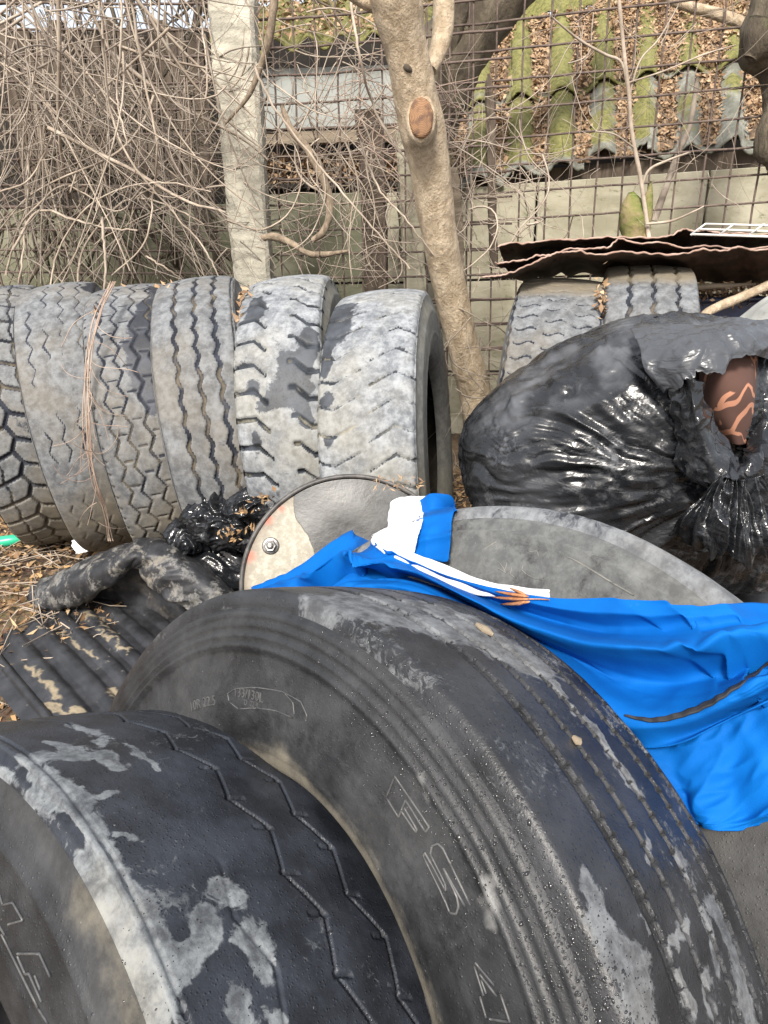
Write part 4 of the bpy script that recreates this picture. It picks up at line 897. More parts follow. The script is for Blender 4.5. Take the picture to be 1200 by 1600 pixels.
def soft_sheet(name, rows, nu, nv, mat, parent, hfn, bvhs=(), gap=.010, thick=.0012, smooth=10, dust=0., pull=True, origin=None, jag=0.):
    B = net(rows, nu, nv); P = net_points(B); dist = np.linalg.norm(P, axis=-1); dirs = P / dist[..., None]
    if bvhs:
        hit = np.full(dist.shape, np.inf)
        for i in range(0, nv):
            for j in range(0, nu):
                d = Vector(dirs[i, j])
                for b in bvhs:
                    r = b.ray_cast(Vector((0, 0, 0)), d)
                    if r[3] is not None and r[3] < hit[i, j]: hit[i, j] = r[3]
        lim_ = hit - gap
        D = np.minimum(dist, lim_)
        for _ in range(3): D = np.minimum(smooth2(D, smooth), lim_)
        D = smooth2(D, 3); P = dirs * D[..., None]
    n = grid_normals(P); u, v = np.meshgrid(np.linspace(0, 1, nu), np.linspace(0, 1, nv)); P = P + n * hfn(u, v, P)[..., None]
    if jag: P = P + (P[-1:] - P[-3:-2]) / (np.linalg.norm(P[-1:] - P[-3:-2], axis=-1, keepdims=True) + 1e-9) * ((fbm(np.stack([u * 14, 0 * u, 0 * u], -1), 400, 4) - .5) * sst(v, .75, 1.) * jag)[..., None]
    org = np.array(parent.location if parent is not None else (origin if origin is not None else (0, 0, 0)))
    me = mesh_np(name, (P - org).reshape(-1, 3), grid_faces(nv, nu)); attr(me, 'dust', np.full(nu * nv, dust))
    o = link(name, me, mat, parent); 
    if parent is None: o.location = org
    m = o.modifiers.new('s', 'SOLIDIFY'); m.thickness = thick; m.offset = -1
    return o
crk = lambda sc, amp, seed: (lambda u, v, P: (ridge(P * sc + (fbm(P * sc * .6, seed, 2)[..., None] - .5) * 2, seed + 1, 2) - .6) * amp * 1.3)
# brown flowered cloth inside the bag
def mat_flower():
    n = NT('brown_flowered_cloth'); v = n.coord(); 
    w = n.new('ShaderNodeVectorMath', operation='ADD'); nn = n.new('ShaderNodeTexNoise'); nn.inputs['Scale'].default_value = 9; n.lk(v, nn.inputs['Vector']); sc_ = n.new('ShaderNodeVectorMath', operation='SCALE'); n.lk(nn.outputs['Color'], sc_.inputs[0]); sc_.inputs['Scale'].default_value = .10
    n.lk(v, w.inputs[0]); n.lk(sc_.outputs[0], w.inputs[1]); a = n.voro(w.outputs[0], 11, 'DISTANCE_TO_EDGE').outputs['Distance']; b = n.noise(w.outputs[0], 13, 1, .3, 1.0)
    f = n.mth('MAXIMUM', n.mr(a, .05, .062, 1, 0), n.mr(b, .55, .56)); f = n.mth('MULTIPLY', f, n.mr(n.noise(v, 10, 1), .44, .46))
    weave = n.noise(v, 500, 2); return n.fin(n.mix(f, (.085, .042, .032), (.42, .20, .125)), .9, n.bump(weave, .25, .0015))
M_flower = mat_flower()
fab = empty('flowered_cloth', at(1140, 640, 1.46), 'brown cloth with orange flower print bulging out of the torn black bag', 'cloth')
soft_sheet('cloth', [[(1085, 540, 1.50), (1110, 535, 1.46), (1140, 530, 1.44), (1175, 535, 1.50), (1185, 545, 1.56)], [(1082, 600, 1.50), (1110, 600, 1.425), (1142, 600, 1.40), (1172, 600, 1.425), (1190, 605, 1.54)],
    [(1085, 650, 1.50), (1118, 650, 1.43), (1145, 650, 1.41), (1172, 650, 1.44), (1186, 650, 1.53)], [(1120, 690, 1.49), (1140, 692, 1.45), (1155, 695, 1.44), (1170, 692, 1.47), (1180, 690, 1.52)]], 70, 80, M_flower, fab,
    lambda u, v, P: (ridge(P * np.array([14, 5, 4]), 90, 2) - .5) * .006, thick=.003)
def flap(name, rows, sc, amp, seed, mat=M_bag_s, dust=0., nu=120, nv=90, jag=0.):
    def h(u, v, P): return crk(sc * .6, amp * 1.6, seed)(u, v, P) + (ridge(P * sc * 1.3 + (fbm(P * 20, seed + 4, 2)[..., None]) * 1.5, seed + 9, 1) - .6) * amp * .8
    return soft_sheet(name, rows, nu, nv, mat, bag_root, h, dust=dust, jag=.05)
# torn mouth of the bag: pale crinkled hood above, gathered rim on the left and fan below the knot
flap('torn_hood', [[(985, 516, 1.60), (1040, 508, 1.58), (1090, 508, 1.56), (1145, 499, 1.56), (1205, 503, 1.58), (1250, 520, 1.6)], [(1000, 545, 1.47), (1045, 540, 1.43), (1090, 530, 1.41), (1140, 520, 1.42), (1195, 520, 1.46), (1245, 540, 1.5)],
    [(1010, 580, 1.43), (1050, 570, 1.39), (1085, 560, 1.37), (1130, 548, 1.37), (1185, 538, 1.42), (1235, 556, 1.5)], [(1035, 608, 1.42), (1070, 596, 1.37), (1095, 590, 1.355), (1132, 572, 1.36), (1180, 552, 1.41), (1220, 566, 1.5)]], 30, .0065, 100, M_bag_g, .35, 150, 90)
flap('torn_rim', [[(1040, 590, 1.42), (1062, 590, 1.385), (1080, 592, 1.36), (1098, 600, 1.39)], [(1050, 640, 1.41), (1070, 640, 1.37), (1088, 640, 1.35), (1108, 640, 1.40)], [(1055, 690, 1.41), (1080, 690, 1.36), (1105, 690, 1.34), (1132, 682, 1.40)], [(1062, 738, 1.40), (1095, 742, 1.35), (1125, 738, 1.32), (1152, 722, 1.36)], [(1085, 752, 1.38), (1110, 756, 1.34), (1135, 750, 1.31), (1160, 742, 1.32)]], 26, .009, 110, M_bag_s, .1, 80, 120)
flap('gathered_neck', [[(1180, 600, 1.54), (1195, 590, 1.52), (1215, 585, 1.54), (1260, 590, 1.6)], [(1176, 650, 1.48), (1195, 640, 1.46), (1220, 630, 1.48), (1262, 630, 1.56)], [(1165, 705, 1.42), (1190, 690, 1.41), (1220, 680, 1.44), (1262, 680, 1.52)], [(1150, 738, 1.34), (1172, 728, 1.34), (1205, 722, 1.38), (1250, 722, 1.46)], [(1160, 752, 1.345), (1190, 765, 1.35), (1215, 780, 1.38), (1255, 790, 1.44)]], 24, .010, 120, M_bag_s, .05, 80, 110)
def fan():
    rows = [[(1128, 744, 1.33), (1140, 748, 1.32), (1152, 750, 1.315), (1164, 750, 1.32), (1176, 748, 1.34)], [(1098, 775, 1.33), (1128, 790, 1.30), (1156, 795, 1.295), (1182, 790, 1.30), (1204, 780, 1.34)], [(1062, 808, 1.33), (1112, 832, 1.28), (1156, 842, 1.27), (1198, 834, 1.28), (1232, 816, 1.34)], [(1050, 830, 1.36), (1106, 866, 1.28), (1156, 878, 1.265), (1208, 868, 1.28), (1246, 840, 1.37)]]
    def h(u, v, P): return (np.abs(((u * 8 + 3.2 * (fbm(np.stack([u * 6, v * 1.2, 0 * u], -1), 131, 3) - .5)) % 1) - .5) * 2) ** 1.2 * .026 * (1 - .5 * v) * (.3 + 1.2 * fbm(np.stack([u * 9, v * 2, 0 * u], -1), 133, 2)) + (ridge(np.stack([u * 22, v * 3, 0 * u], -1), 134, 2) - .6) * .010 + (ridge(P * 24, 130, 3) - .6) * .006 - .012 * v ** 2
    soft_sheet('fanned_folds', rows, 180, 60, M_bag_s, bag_root, h, jag=.08)
fan()

def small_bag():
    root = empty('crumpled_plastic_bag', at(345, 935, 1.72), 'small crumpled black plastic bag with leaves beside the round lid', 'bag'); o = np.array(root.location)
    for (cx, cy, Y, ax, ay, az, sd) in ((355, 812, 1.98, .13, .09, .072, 3), (345, 900, 2.02, .16, .10, .125, 4), (402, 785, 1.96, .08, .06, .045, 5), (300, 840, 2.0, .075, .06, .055, 6)):
        nu, nv = 180, 100; th = np.linspace(0, 2 * pi, nu, endpoint=False)[:, None]; ph = np.linspace(-pi / 2 + .01, pi / 2 - .01, nv)[None, :]
        D = np.stack([np.cos(ph) * np.cos(th), np.cos(ph) * np.sin(th), np.sin(ph) + 0 * th], -1); P = D * np.array([ax, ay, az])
        n = D; w = fbm(P * 9, sd, 2)[..., None] - .5
        if sd == 4: ht = (ridge((P @ np.array([[.85, 0, -.5], [0, 1, 0], [.5, 0, .85]]).T) * np.array([4, 8, 30]) + w, 150 + sd, 3) - .6) * .035
        else: ht = (ridge(P * 14 + w * 3, 150 + sd, 4) - .6) * .085 * (ax / .12)
        P = P + n * ht[..., None] + np.array(at(cx, cy, Y)) - o
        me = mesh_np('crumpled_skin', P.reshape(-1, 3), grid_faces(nu, nv, wrap_n=True)); attr(me, 'dust', np.zeros(nu * nv)); link('crumpled_skin', me, M_bag_s, root)
    r = np.random.default_rng(3); pts = [at(r.normal(x, s), r.normal(y, s * .7), Y) for x, y, s, Y, n_ in ((412, 778, 8, 1.86, 24), (360, 838, 9, 1.86, 24), (398, 825, 6, 1.84, 20), (380, 800, 6, 1.86, 12)) for _ in range(n_)]
    lo = leaf_scatter('leaf_crumbs', np.array(pts) - o, np.tile([0, -.8, .5], (len(pts), 1)), .010, M_gleaf, root, 1, 5); lo['kind'] = 'stuff'
small_bag()

# ------------------------------------------------------------------ round lid with bolt
def lid():
    C = at(549, 914, 1.58); nz = Vector((.02, -.90, .43)).normalized(); ux = nz.cross(Vector((0, 0, 1))).normalized() * -1; uy = nz.cross(ux); R = mm(171, C.dot(_F))
    M = Matrix(((ux.x, uy.x, nz.x, 0), (ux.y, uy.y, nz.y, 0), (ux.z, uy.z, nz.z, 0), (0, 0, 0, 1))); M.translation = C
    root = empty('drum_lid', C, 'round steel drum lid, half beige and half tar black, with a bolt', 'lid', None, M)
    n = NT('tarred_beige_steel'); v = n.coord(); a = n.noise(v, 14, 8, .7); b = n.noise(v, 60, 6, .7); g = n.noise(v, 300, 3, .7)
    f = n.mr(n.mth('ADD', n.attr('tar'), n.mth('MULTIPLY', n.mth('SUBTRACT', a, .5), .25)), .48, .52)
    bei = n.mix(n.mr(b, .4, .7), (.26, .24, .19), (.40, .375, .31)); bei = n.mix(n.mth('MULTIPLY', n.attr('rust'), n.mr(a, .3, .6)), bei, (.14, .09, .06)); bei = n.mix(n.mr(n.noise(v, 22, 7, .75), .52, .68, 0, .55), bei, (.17, .13, .09)); bei = n.mix(n.attr('red'), bei, (.55, .12, .07))
    tar = n.mix(n.mr(a, .42, .66), (.012, .012, .012), (.05, .052, .055))
    m = n.fin(n.mix(f, bei, tar), n.mixf(f, .6, n.mixf(a, .22, .5)), n.bump(n.mth('ADD', n.mth('MULTIPLY', f, .5), n.mth('MULTIPLY', b, .25)), .5, .004))
    K, Mr = 200, 70; V = []; tar_, rus, red = [], [], []
    for i in range(K):
        an = 2 * pi * i / K
        for j in range(Mr):
            r = R * .985 * j / (Mr - 1); p = Vector((cos(an) * r, sin(an) * r, -.002 + .004 * mnoise.noise(Vector((cos(an) * r * 8, sin(an) * r * 8, 0))))); V.append(tuple(p))
            q, _ = w2p(np.array(M @ p)[None]); x, y = q[0]
            bx = np.interp(y, [740, 765, 790, 812, 835, 850, 880, 900, 960], [468, 462, 458, 462, 480, 486, 496, 560, 660]); tar_.append(float(np.clip(.5 + (x - bx) / 60, 0, 1)))
            rus.append(float(np.clip(1 - (R - r) / .035, 0, 1) * .8)); red.append(float(max(0, 1 - math.hypot(x - 392, y - 870) / 11) + max(0, 1 - math.hypot(x - 420, y - 812) / 10) + max(0, 1 - math.hypot(x - 440, y - 796) / 7)))
    me = mesh_np('disc', V, grid_faces(K, Mr, wrap_n=True)); attr(me, 'tar', tar_); attr(me, 'rust', rus); attr(me, 'red', np.clip(red, 0, 1)); o = link('disc', me, m, root); md = o.modifiers.new('s', 'SOLIDIFY'); md.thickness = .002; md.offset = -1
    M_steel = simple('dark_rim_steel', (.035, .033, .032), (.11, .105, .10), 20, .5, .4, .002, c3=(.12, .07, .045))
    mb = MB(); pts = [(cos(2 * pi * i / 120) * R, sin(2 * pi * i / 120) * R, .003) for i in range(121)]; mb.tube(pts, .0058, 8, False); mb.build('rim', M_steel, root)
    M_bolt = simple('greasy_bolt_steel', (.09, .088, .085), (.22, .215, .21), 40, .35, .3, .001, metal=.7)
    b0 = Plane.__new__(Plane); d = ray(423, 853); k = C.dot(nz) / d.dot(nz); pb = M.inverted() @ (d * k)
    for (nm, r, h0, h1, K) in (('washer', .0215, 0, .003, 28), ('hex_nut', .0155, .003, .013, 6), ('bolt_end', .0085, .013, .017, 16)):
        mb = MB(); V = [(pb.x + cos(2 * pi * i / K) * r * f, pb.y + sin(2 * pi * i / K) * r * f, h) for f, h in ((1, h0), (1, h1 - .001), (.88, h1), (.3, h1 - .0005)) for i in range(K)]
        mb.add(V, [(i * K + k, i * K + (k + 1) % K, (i + 1) * K + (k + 1) % K, (i + 1) * K + k) for i in range(3) for k in range(K)] + [tuple(range(3 * K, 4 * K))], K > 10); mb.build(nm, M_bolt, root)
    r = np.random.default_rng(2); pts = np.array([M.inverted() @ at(r.uniform(585, 660), r.uniform(744, 766), 1.60) for _ in range(50)]); lo = leaf_scatter('twig_crumbs', pts, np.tile([0, 0, 1.], (50, 1)), .004, M_leaf, root, 1, 6, 3.5); lo['kind'] = 'stuff'
    return root
lid_root = lid()
lid_bvh = bvh_of([])  if False else None

# ------------------------------------------------------------------ blue cloth
def cloth_mat(name, c1, c2, rough=.75):
    n = NT(name); v = n.coord(); a = n.noise(v, 6, 5); w = n.noise(v, 600, 2, .5); s = n.mr(n.noise(v, 48, 5, .7), .70, .78, 0, .35)
    c = n.mix(n.mr(a, .3, .7), c1, c2); c = n.mix(s, c, (.30, .27, .22)); return n.fin(c, rough, n.bump(w, .25, .0012), **{'Specular_IOR_Level': .15})
M_blue = cloth_mat('bright_blue_fabric', (.0, .080, .32), (.0, .112, .42))
M_blue_in = cloth_mat('bright_blue_fabric_back', (.0, .10, .38), (.0, .13, .46))
M_whitec = cloth_mat('white_mesh_fabric', (.66, .67, .68), (.80, .80, .80))
M_strap = simple('black_elastic_strap', (.010, .010, .012), (.03, .03, .033), 60, .7, .3, .001)
def parts_of(T): return [c for c in T['root'].children if c.name.split('.')[0] in ('tread', 'sidewall')]
bpy.context.view_layer.update()
bv_t = [bvh_of(parts_of(TB))]
bv_l = [bvh_of([c for c in lid_root.children if c.name.split('.')[0] in ('disc', 'rim')])]
cl = empty('blue_garment', at(900, 1000, 1.05), 'bright blue sports garment with white strip draped between the big tyres', 'cloth')
def folds(u, v, P):
    w = fbm(P * 4, 200, 3) - .5; x = v * 1.0
    f1 = np.sin(2 * pi * (x * 2.6 + w * 1.2 + u * .5)); f2 = np.sin(2 * pi * (x * 5.5 + w * 2.2 - u * 1.1)); m = sst(fbm(np.stack([u * 3, v * 2, 0 * u], -1), 202, 2), .3, .7)
    tp = .25 + .75 * sst(v, 0, .3); f1 = f1 + .10 * (ridge(P * 26 + w[..., None] * 3, 206, 2) - .6) * 2
    return 1.5 * tp * f1 * .014 * (.5 + m) + np.sign(f2) * np.abs(f2) ** 1.5 * .005 * m + (ridge(np.stack([u * 2.6, v * 7 + w * 2.5, 0 * u], -1), 204, 1) - .6) * .016 * (.3 + m) - .004
rows = [[(396, 926, 1.36), (470, 893, 1.42), (543, 832, 1.42), (560, 836, 1.42), (620, 868, 1.36), (720, 905, 1.26), (850, 932, 1.16), (960, 934, 1.10), (1080, 942, .82), (1170, 938, .72), (1290, 955, .66)],
        [(392, 935, 1.20), (470, 915, 1.24), (545, 870, 1.26), (570, 875, 1.26), (640, 890, 1.20), (740, 930, 1.12), (850, 965, 1.06), (960, 985, 1.02), (1080, 990, .78), (1180, 985, .69), (1290, 1000, .64)],
        [(390, 940, 1.10), (470, 925, 1.12), (545, 895, 1.12), (580, 895, 1.12), (660, 908, 1.08), (760, 955, 1.03), (860, 1005, .99), (960, 1040, .96), (1080, 1045, .93), (1180, 1035, .94), (1290, 1045, .94)],
        [(390, 950, 1.03), (470, 940, 1.03), (545, 935, 1.02), (590, 930, 1.02), (680, 945, 1.0), (780, 990, .97), (870, 1045, .94), (960, 1100, .92), (1060, 1120, .90), (1150, 1095, .92), (1290, 1030, .92)],
        [(390, 1010, .98), (470, 1010, .97), (545, 1010, .95), (600, 1010, .95), (680, 1030, .93), (780, 1080, .92), (870, 1130, .90), (950, 1170, .89), (1050, 1160, .88), (1140, 1120, .90), (1290, 1060, .90)]]
soft_sheet('main_drape', rows, 230, 120, M_blue, cl, folds, bv_t + bv_l, gap=.060, thick=.0016, smooth=14)
def folds2(u, v, P): return np.sin(2 * pi * (u * 2.3 + fbm(P * 5, 210, 2) * 1.5)) * .006 * v + (ridge(np.stack([u * 4 + v * 3, v * 5, 0 * u], -1), 212, 2) - .6) * .014 + np.sin(u * 170) * .0012 * np.exp(-v * 12)
rows = [[(955, 1110, .905), (1010, 1122, .89), (1060, 1116, .875), (1110, 1096, .875), (1150, 1070, .88), (1290, 985, .90)], [(965, 1150, .90), (1015, 1165, .87), (1060, 1165, .855), (1120, 1150, .85), (1180, 1130, .86), (1290, 1080, .88)],
        [(1000, 1200, .89), (1040, 1215, .86), (1075, 1225, .84), (1130, 1220, .835), (1190, 1200, .845), (1290, 1170, .87)], [(1040, 1240, .88), (1065, 1262, .86), (1090, 1275, .85), (1140, 1275, .845), (1195, 1262, .85), (1290, 1235, .87)], [(1065, 1262, .89), (1082, 1282, .872), (1102, 1295, .862), (1145, 1297, .856), (1195, 1284, .86), (1290, 1255, .88)]]
soft_sheet('lower_panel', rows, 110, 90, M_blue, cl, folds2, bv_t, gap=.026, thick=.0022, smooth=6)
hem = net_points(net([rows[-1]] * 2, 60, 2))[0] - np.array(cl.location); mb = MB(); mb.tube(hem - np.array([0, .004, 0]), .0024, 6); mb.build('hem', M_blue_in, cl)
soft_sheet('white_side_strip', [[(584, 838, 1.36), (610, 846, 1.33), (640, 862, 1.30), (690, 880, 1.24), (750, 905, 1.18), (800, 915, 1.14), (860, 922, 1.12)], [(580, 850, 1.35), (602, 866, 1.31), (632, 884, 1.28), (682, 908, 1.22), (742, 929, 1.16), (796, 934, 1.12), (858, 934, 1.11)]], 120, 12, M_whitec, cl, lambda u, v, P: .004 * np.sin(v * pi) + .002 * np.sin(u * 40 + v * 4), bv_t, gap=.045, thick=.002, smooth=3)
soft_sheet('white_inner_piece', [[(608, 800, 1.40), (618, 782, 1.40), (640, 776, 1.40), (668, 775, 1.40)], [(606, 822, 1.37), (622, 806, 1.36), (642, 800, 1.36), (664, 796, 1.37)], [(584, 838, 1.36), (612, 838, 1.33), (636, 836, 1.33), (656, 836, 1.35)], [(586, 848, 1.34), (608, 858, 1.31), (630, 866, 1.31), (646, 868, 1.33)]], 70, 80, M_whitec, cl, lambda u, v, P: (ridge(P * 22, 220, 3) - .5) * .014, bv_t + bv_l, gap=.03, smooth=3, thick=.002)
soft_sheet('folded_corner', [[(655, 782, 1.395), (672, 774, 1.38), (690, 772, 1.38), (706, 776, 1.39), (713, 796, 1.40)], [(655, 800, 1.37), (672, 790, 1.355), (686, 792, 1.355), (698, 800, 1.37), (708, 800, 1.40)], [(650, 832, 1.35), (668, 826, 1.33), (684, 824, 1.33), (700, 822, 1.35), (705, 825, 1.38)], [(640, 868, 1.33), (660, 872, 1.31), (680, 876, 1.31), (698, 878, 1.33), (703, 874, 1.36)]], 80, 80, M_blue, cl, lambda u, v, P: (ridge(P * 13, 222, 2) - .5) * .010, bv_t + bv_l, gap=.02, smooth=3, thick=.002)
bpy.context.view_layer.update()
cl_bvh = bvh_of([c for c in cl.children])
soft_sheet('black_strap', [[(975, 1116, 3), (1020, 1121, 3), (1065, 1111, 3), (1110, 1092, 3), (1150, 1068, 3), (1215, 1025, 3)], [(976, 1119, 3), (1021, 1128, 3), (1066, 1120, 3), (1111, 1100, 3), (1151, 1073, 3), (1216, 1028, 3)]], 90, 6, M_strap, cl, lambda u, v, P: .0006 * np.sin(u * 60), [cl_bvh], gap=.005, thick=.002, smooth=1)
def on_cloth(x, y, lift=.004):
    d = ray(x, y).normalized(); h = cl_bvh.ray_cast(Vector((0, 0, 0)), d); return d * ((h[3] if h[0] is not None else 1.0) - lift)
def seeds():
    root = empty('dried_seed_cluster', on_cloth(805, 936), 'dried orange brown leaf cluster lying on the blue garment', 'leaves'); o = np.array(root.location)
    m = simple('orange_dry_leaf', (.28, .10, .035), (.50, .24, .11), 40, .6, .4, .002)
    for k, (x0, y0, x1, y1, w) in enumerate(((826, 932, 774, 924, 2.6), (826, 936, 770, 933, 3), (828, 940, 782, 944, 3.4), (822, 930, 796, 918, 2.6), (820, 940, 800, 945, 3))):
        mb = MB(); A, B = on_cloth(x0, y0, .008), on_cloth(x1, y1, .006); d = B - A; s = _U * mm(w, A.y); V = []
        for i in range(9):
            t = i / 8; ww = sin(pi * min(1, t * .9 + .08)) ; q = A + d * t - _F * .006 * sin(t * 3); V += [q + s * ww, q - _F * .004 * ww, q - s * ww]
        mb.add([p - Vector(o) for p in V], [(i * 3 + k2, i * 3 + k2 + 1, i * 3 + k2 + 4, i * 3 + k2 + 3) for i in range(8) for k2 in range(2)]); l = mb.build('leaf', m, root); md = l.modifiers.new('s', 'SOLIDIFY'); md.thickness = .0008
    mb = MB(); mb.tube([on_cloth(826, 936, .006) - Vector(o), on_cloth(843, 936, .006) - Vector(o), on_cloth(858, 937, .006) - Vector(o)], .0009, 5); mb.build('stalk', m, root)
seeds()

# ------------------------------------------------------------------ ribbed rubber mat with a rolled edge
M_mat = rubber('muddy_black_mat_rubber', wet=(.014, .0145, .0165), dry=(.17, .17, .165), dry2=(.07, .07, .068), dirt=(.33, .27, .18), wr=.42, sc=15, amp=1.3, edge=.07)
mat_root = empty('rubber_mat', atz(120, 1040, -1.27), 'torn ribbed black rubber mat lying rolled over on the ground at the left', 'mat')
def mat_piece():
    o = np.array(mat_root.location); zz = -1.165
    def g(px, py, h=0.): p = atz(px, py, zz + h); return np.array(p)
    U0 = [(-70, 1000), (-20, 990), (60, 955), (130, 930), (205, 900), (262, 885)]; U1 = [(60, 1160), (110, 1150), (215, 1120), (300, 1085), (380, 1040), (450, 1000)]
    H = [.0, .02, .045, .06, .07, .08]; nu, nv = 200, 80
    A = cr([tuple(g(x, y, h)) for (x, y), h in zip(U0, H)], nu); B = cr([tuple(g(x, y, h)) for (x, y), h in zip(U1, H)], nu)
    t = np.linspace(0, 1, nv)[None, :, None]; P = A[:, None] * (1 - t) + B[:, None] * t
    u = np.linspace(0, 1, nu)[:, None] + 0 * t[..., 0]; v = t[..., 0] + 0 * u
    rb = np.zeros_like(u)
    for c, w in ((.16, .020), (.27, .026), (.36, .022), (.455, .024), (.545, .022), (.635, .020), (.72, .018)):
        rb += .012 * np.exp(-((u - c) / w) ** 4) * sst(v, .05, .10)
    P[..., 2] += rb + .02 * (fbm(P * 5, 300, 3) - .5) + .006 * (ridge(P * 12, 301, 2) - .5)
    holes = [(20, 1000), (137, 1082), (207, 1037), (75, 1008)]
    me = mesh_np('ribbed_sheet', (P - o).reshape(-1, 3), grid_faces(nu, nv)); W = P.reshape(-1, 3); q, dp = w2p(W); q = q + (np.stack([fbm(W * 30, 350 + k, 4) for k in range(2)], -1) - .5) * 38
    dirt = .0 + .10 * fbm(W * 9, 302, 3)
    for (x0, y0, x1, y1, rd, vv) in ((65, 975, 155, 1030, 4, .8), (150, 985, 200, 1015, 4, .8), (45, 1045, 95, 1085, 8, .8), (130, 960, 180, 990, 5, .7), (170, 1080, 190, 1095, 9, .9), (70, 1098, 100, 1104, 8, .9), (85, 1113, 130, 1113, 7, .9)):
        ab = np.array([x1 - x0, y1 - y0]); tt = np.clip(((q - [x0, y0]) @ ab) / (ab @ ab), 0, 1); d = np.linalg.norm(q - np.array([x0, y0]) - tt[:, None] * ab, axis=1); dirt = np.maximum(dirt, vv * (1 - sst(d, rd * .3, rd * 1.2)))
    attr(me, 'dry', np.full(len(W), .27)); attr(me, 'dirt', dirt); ob = link('ribbed_sheet', me, M_mat, mat_root); m = ob.modifiers.new('s', 'SOLIDIFY'); m.thickness = .005; m.offset = -1
    for (x, y) in holes[:3]:
        c = Vector(atz(x, y, zz + .012)) - mat_root.location; mb = MB(); mb.tube([c + Vector((cos(a) * .028, sin(a) * .020, .006 * sin(a * .5))) for a in np.linspace(.2, 3.4, 14)], .0032, 6); mb.build('loop', M_mat, mat_root)
mat_piece()
def rollh(u, v, P): return .006 * np.abs(np.sin(u * 34 + v * 5)) +  (ridge(np.stack([u * 9 + v * 2, v * 2, 0 * u], -1), 310, 3) - .5) * .020 + (fbm(P * 9, 311, 3) - .5) * .02
def roll(rows, nu, nv, name, h, dryv, dirtv):
    o = soft_sheet(name, rows, nu, nv, M_mat, mat_root, h, thick=.005); me = o.data; n = nu * nv; co = np.empty(n * 3, np.float32); me.vertices.foreach_get('co', co); P = co.reshape(-1, 3)
    attr(me, 'dry', dryv + .0 * P[:, 0]); attr(me, 'dirt', dirtv * sst(fbm(P * 11, 312, 3), .45, .65)); return o
roll([[(44, 925, 2.20), (70, 905, 2.18), (120, 885, 2.12), (165, 862, 2.08), (212, 846, 2.04), (260, 850, 2.0), (310, 880, 1.95), (372, 930, 1.88)],
      [(44, 936, 2.14), (75, 912, 2.10), (122, 890, 2.04), (168, 868, 2.0), (214, 850, 1.97), (262, 858, 1.92), (312, 892, 1.87), (374, 938, 1.82)],
      [(48, 944, 2.10), (85, 930, 2.03), (130, 908, 1.96), (175, 885, 1.92), (216, 868, 1.90), (262, 882, 1.86), (310, 912, 1.82), (368, 945, 1.79)],
      [(56, 952, 2.10), (95, 950, 2.02), (140, 930, 1.96), (183, 903, 1.93), (210, 884, 1.92), (240, 895, 1.87), (290, 930, 1.82), (350, 958, 1.78)],
      [(64, 955, 2.16), (105, 950, 2.08), (145, 932, 2.02), (186, 905, 1.98), (212, 890, 1.97), (238, 915, 1.88), (280, 945, 1.83), (340, 975, 1.78)]], 150, 60, 'rolled_edge', rollh, .44, .25)
roll([[(205, 868, 2.02), (240, 880, 1.98), (290, 900, 1.93), (380, 940, 1.86)], [(150, 915, 2.10), (220, 915, 2.04), (280, 935, 1.95), (370, 965, 1.86)], [(90, 955, 2.16), (190, 950, 2.08), (260, 970, 1.98), (350, 1000, 1.86)], [(60, 985, 2.12), (180, 985, 2.02), (250, 1005, 1.92), (340, 1040, 1.78)]], 80, 50, 'inner_fold', lambda u, v, P: (ridge(P * 8, 320, 3) - .5) * .03, .22, .30)

# ------------------------------------------------------------------ things at the right edge and behind the bag
M_tarp = simple('pale_grey_tarp', (.25, .255, .24), (.38, .385, .36), 6, .55, .4, .006, c3=(.20, .20, .17))
o = soft_sheet('grey_tarp', [[(1140, 515, 1.95), (1175, 485, 1.95), (1215, 455, 1.95), (1290, 430, 1.98)], [(1150, 535, 1.85), (1185, 510, 1.85), (1225, 480, 1.85), (1290, 460, 1.9)], [(1160, 570, 1.85), (1195, 560, 1.82), (1235, 550, 1.82), (1290, 540, 1.85)]], 60, 50, M_tarp, None, lambda u, v, P: (ridge(P * 8, 330, 2) - .5) * .02, origin=at(1210, 540, 1.88)); tag(o, 'pale grey plastic tarp edge behind the big black bag', 'tarp')
def crate():
    m = simple('dark_blue_plastic', (.008, .012, .035), (.016, .024, .06), 9, .35, .2, .002); c = at(1135, 510, 2.55); root = empty('plastic_crate', c + Vector((0, 0, -.1)), 'dark blue plastic crate in the shade under the rusty sheets', 'crate')
    for (x, y, z, a, b, d) in ((0, 0, .0, .17, .006, .09), (-.17, .14, 0, .006, .14, .09), (.17, .14, 0, .006, .14, .09), (0, .28, 0, .17, .006, .09)): mb = MB(); mb.box((x, y, z + .1), (a, b, d)); mb.build('side_panel', m, root)
    mb = MB(); mb.tube([(-.18, -.008, .19), (.18, -.008, .19)], .010, 8); mb.build('rim', m, root)
crate()
o = limb('fallen_branch', [(1088, 512, 5, 2.3), (1100, 492, 6, 2.32), (1125, 478, 7, 2.36), (1155, 466, 7, 2.4), (1200, 446, 7, 2.42), (1260, 420, 7, 2.45)], M_bark, None, .12, 30, 10); tag(o, 'bent branch under the rusty sheets right of the tyre pair', 'branch')
r_ = np.random.default_rng(31); hp = np.array([at(r_.uniform(1080, 1260), r_.uniform(442, 480), r_.uniform(2.5, 2.9)) for _ in range(900)]  + [at(r_.normal(940, 5), r_.uniform(440, 520), r_.uniform(2.25, 2.4)) for _ in range(60)])
tag(leaf_scatter('leaf_litter', hp, np.tile([0, -.5, .8], (len(hp), 1)), .015, M_leaf, None, 1.5, 40), kind='stuff')
slabs = MB(); 
o = limb('scrap_plank', [(1076, 450, 5, 2.5), (1120, 447, 4, 2.5), (1180, 444, 2, 2.5)], M_beam, None, .1, 12, 8); tag(o, 'pale thin plank end sticking out beside the right tyre of the pair', 'plank')
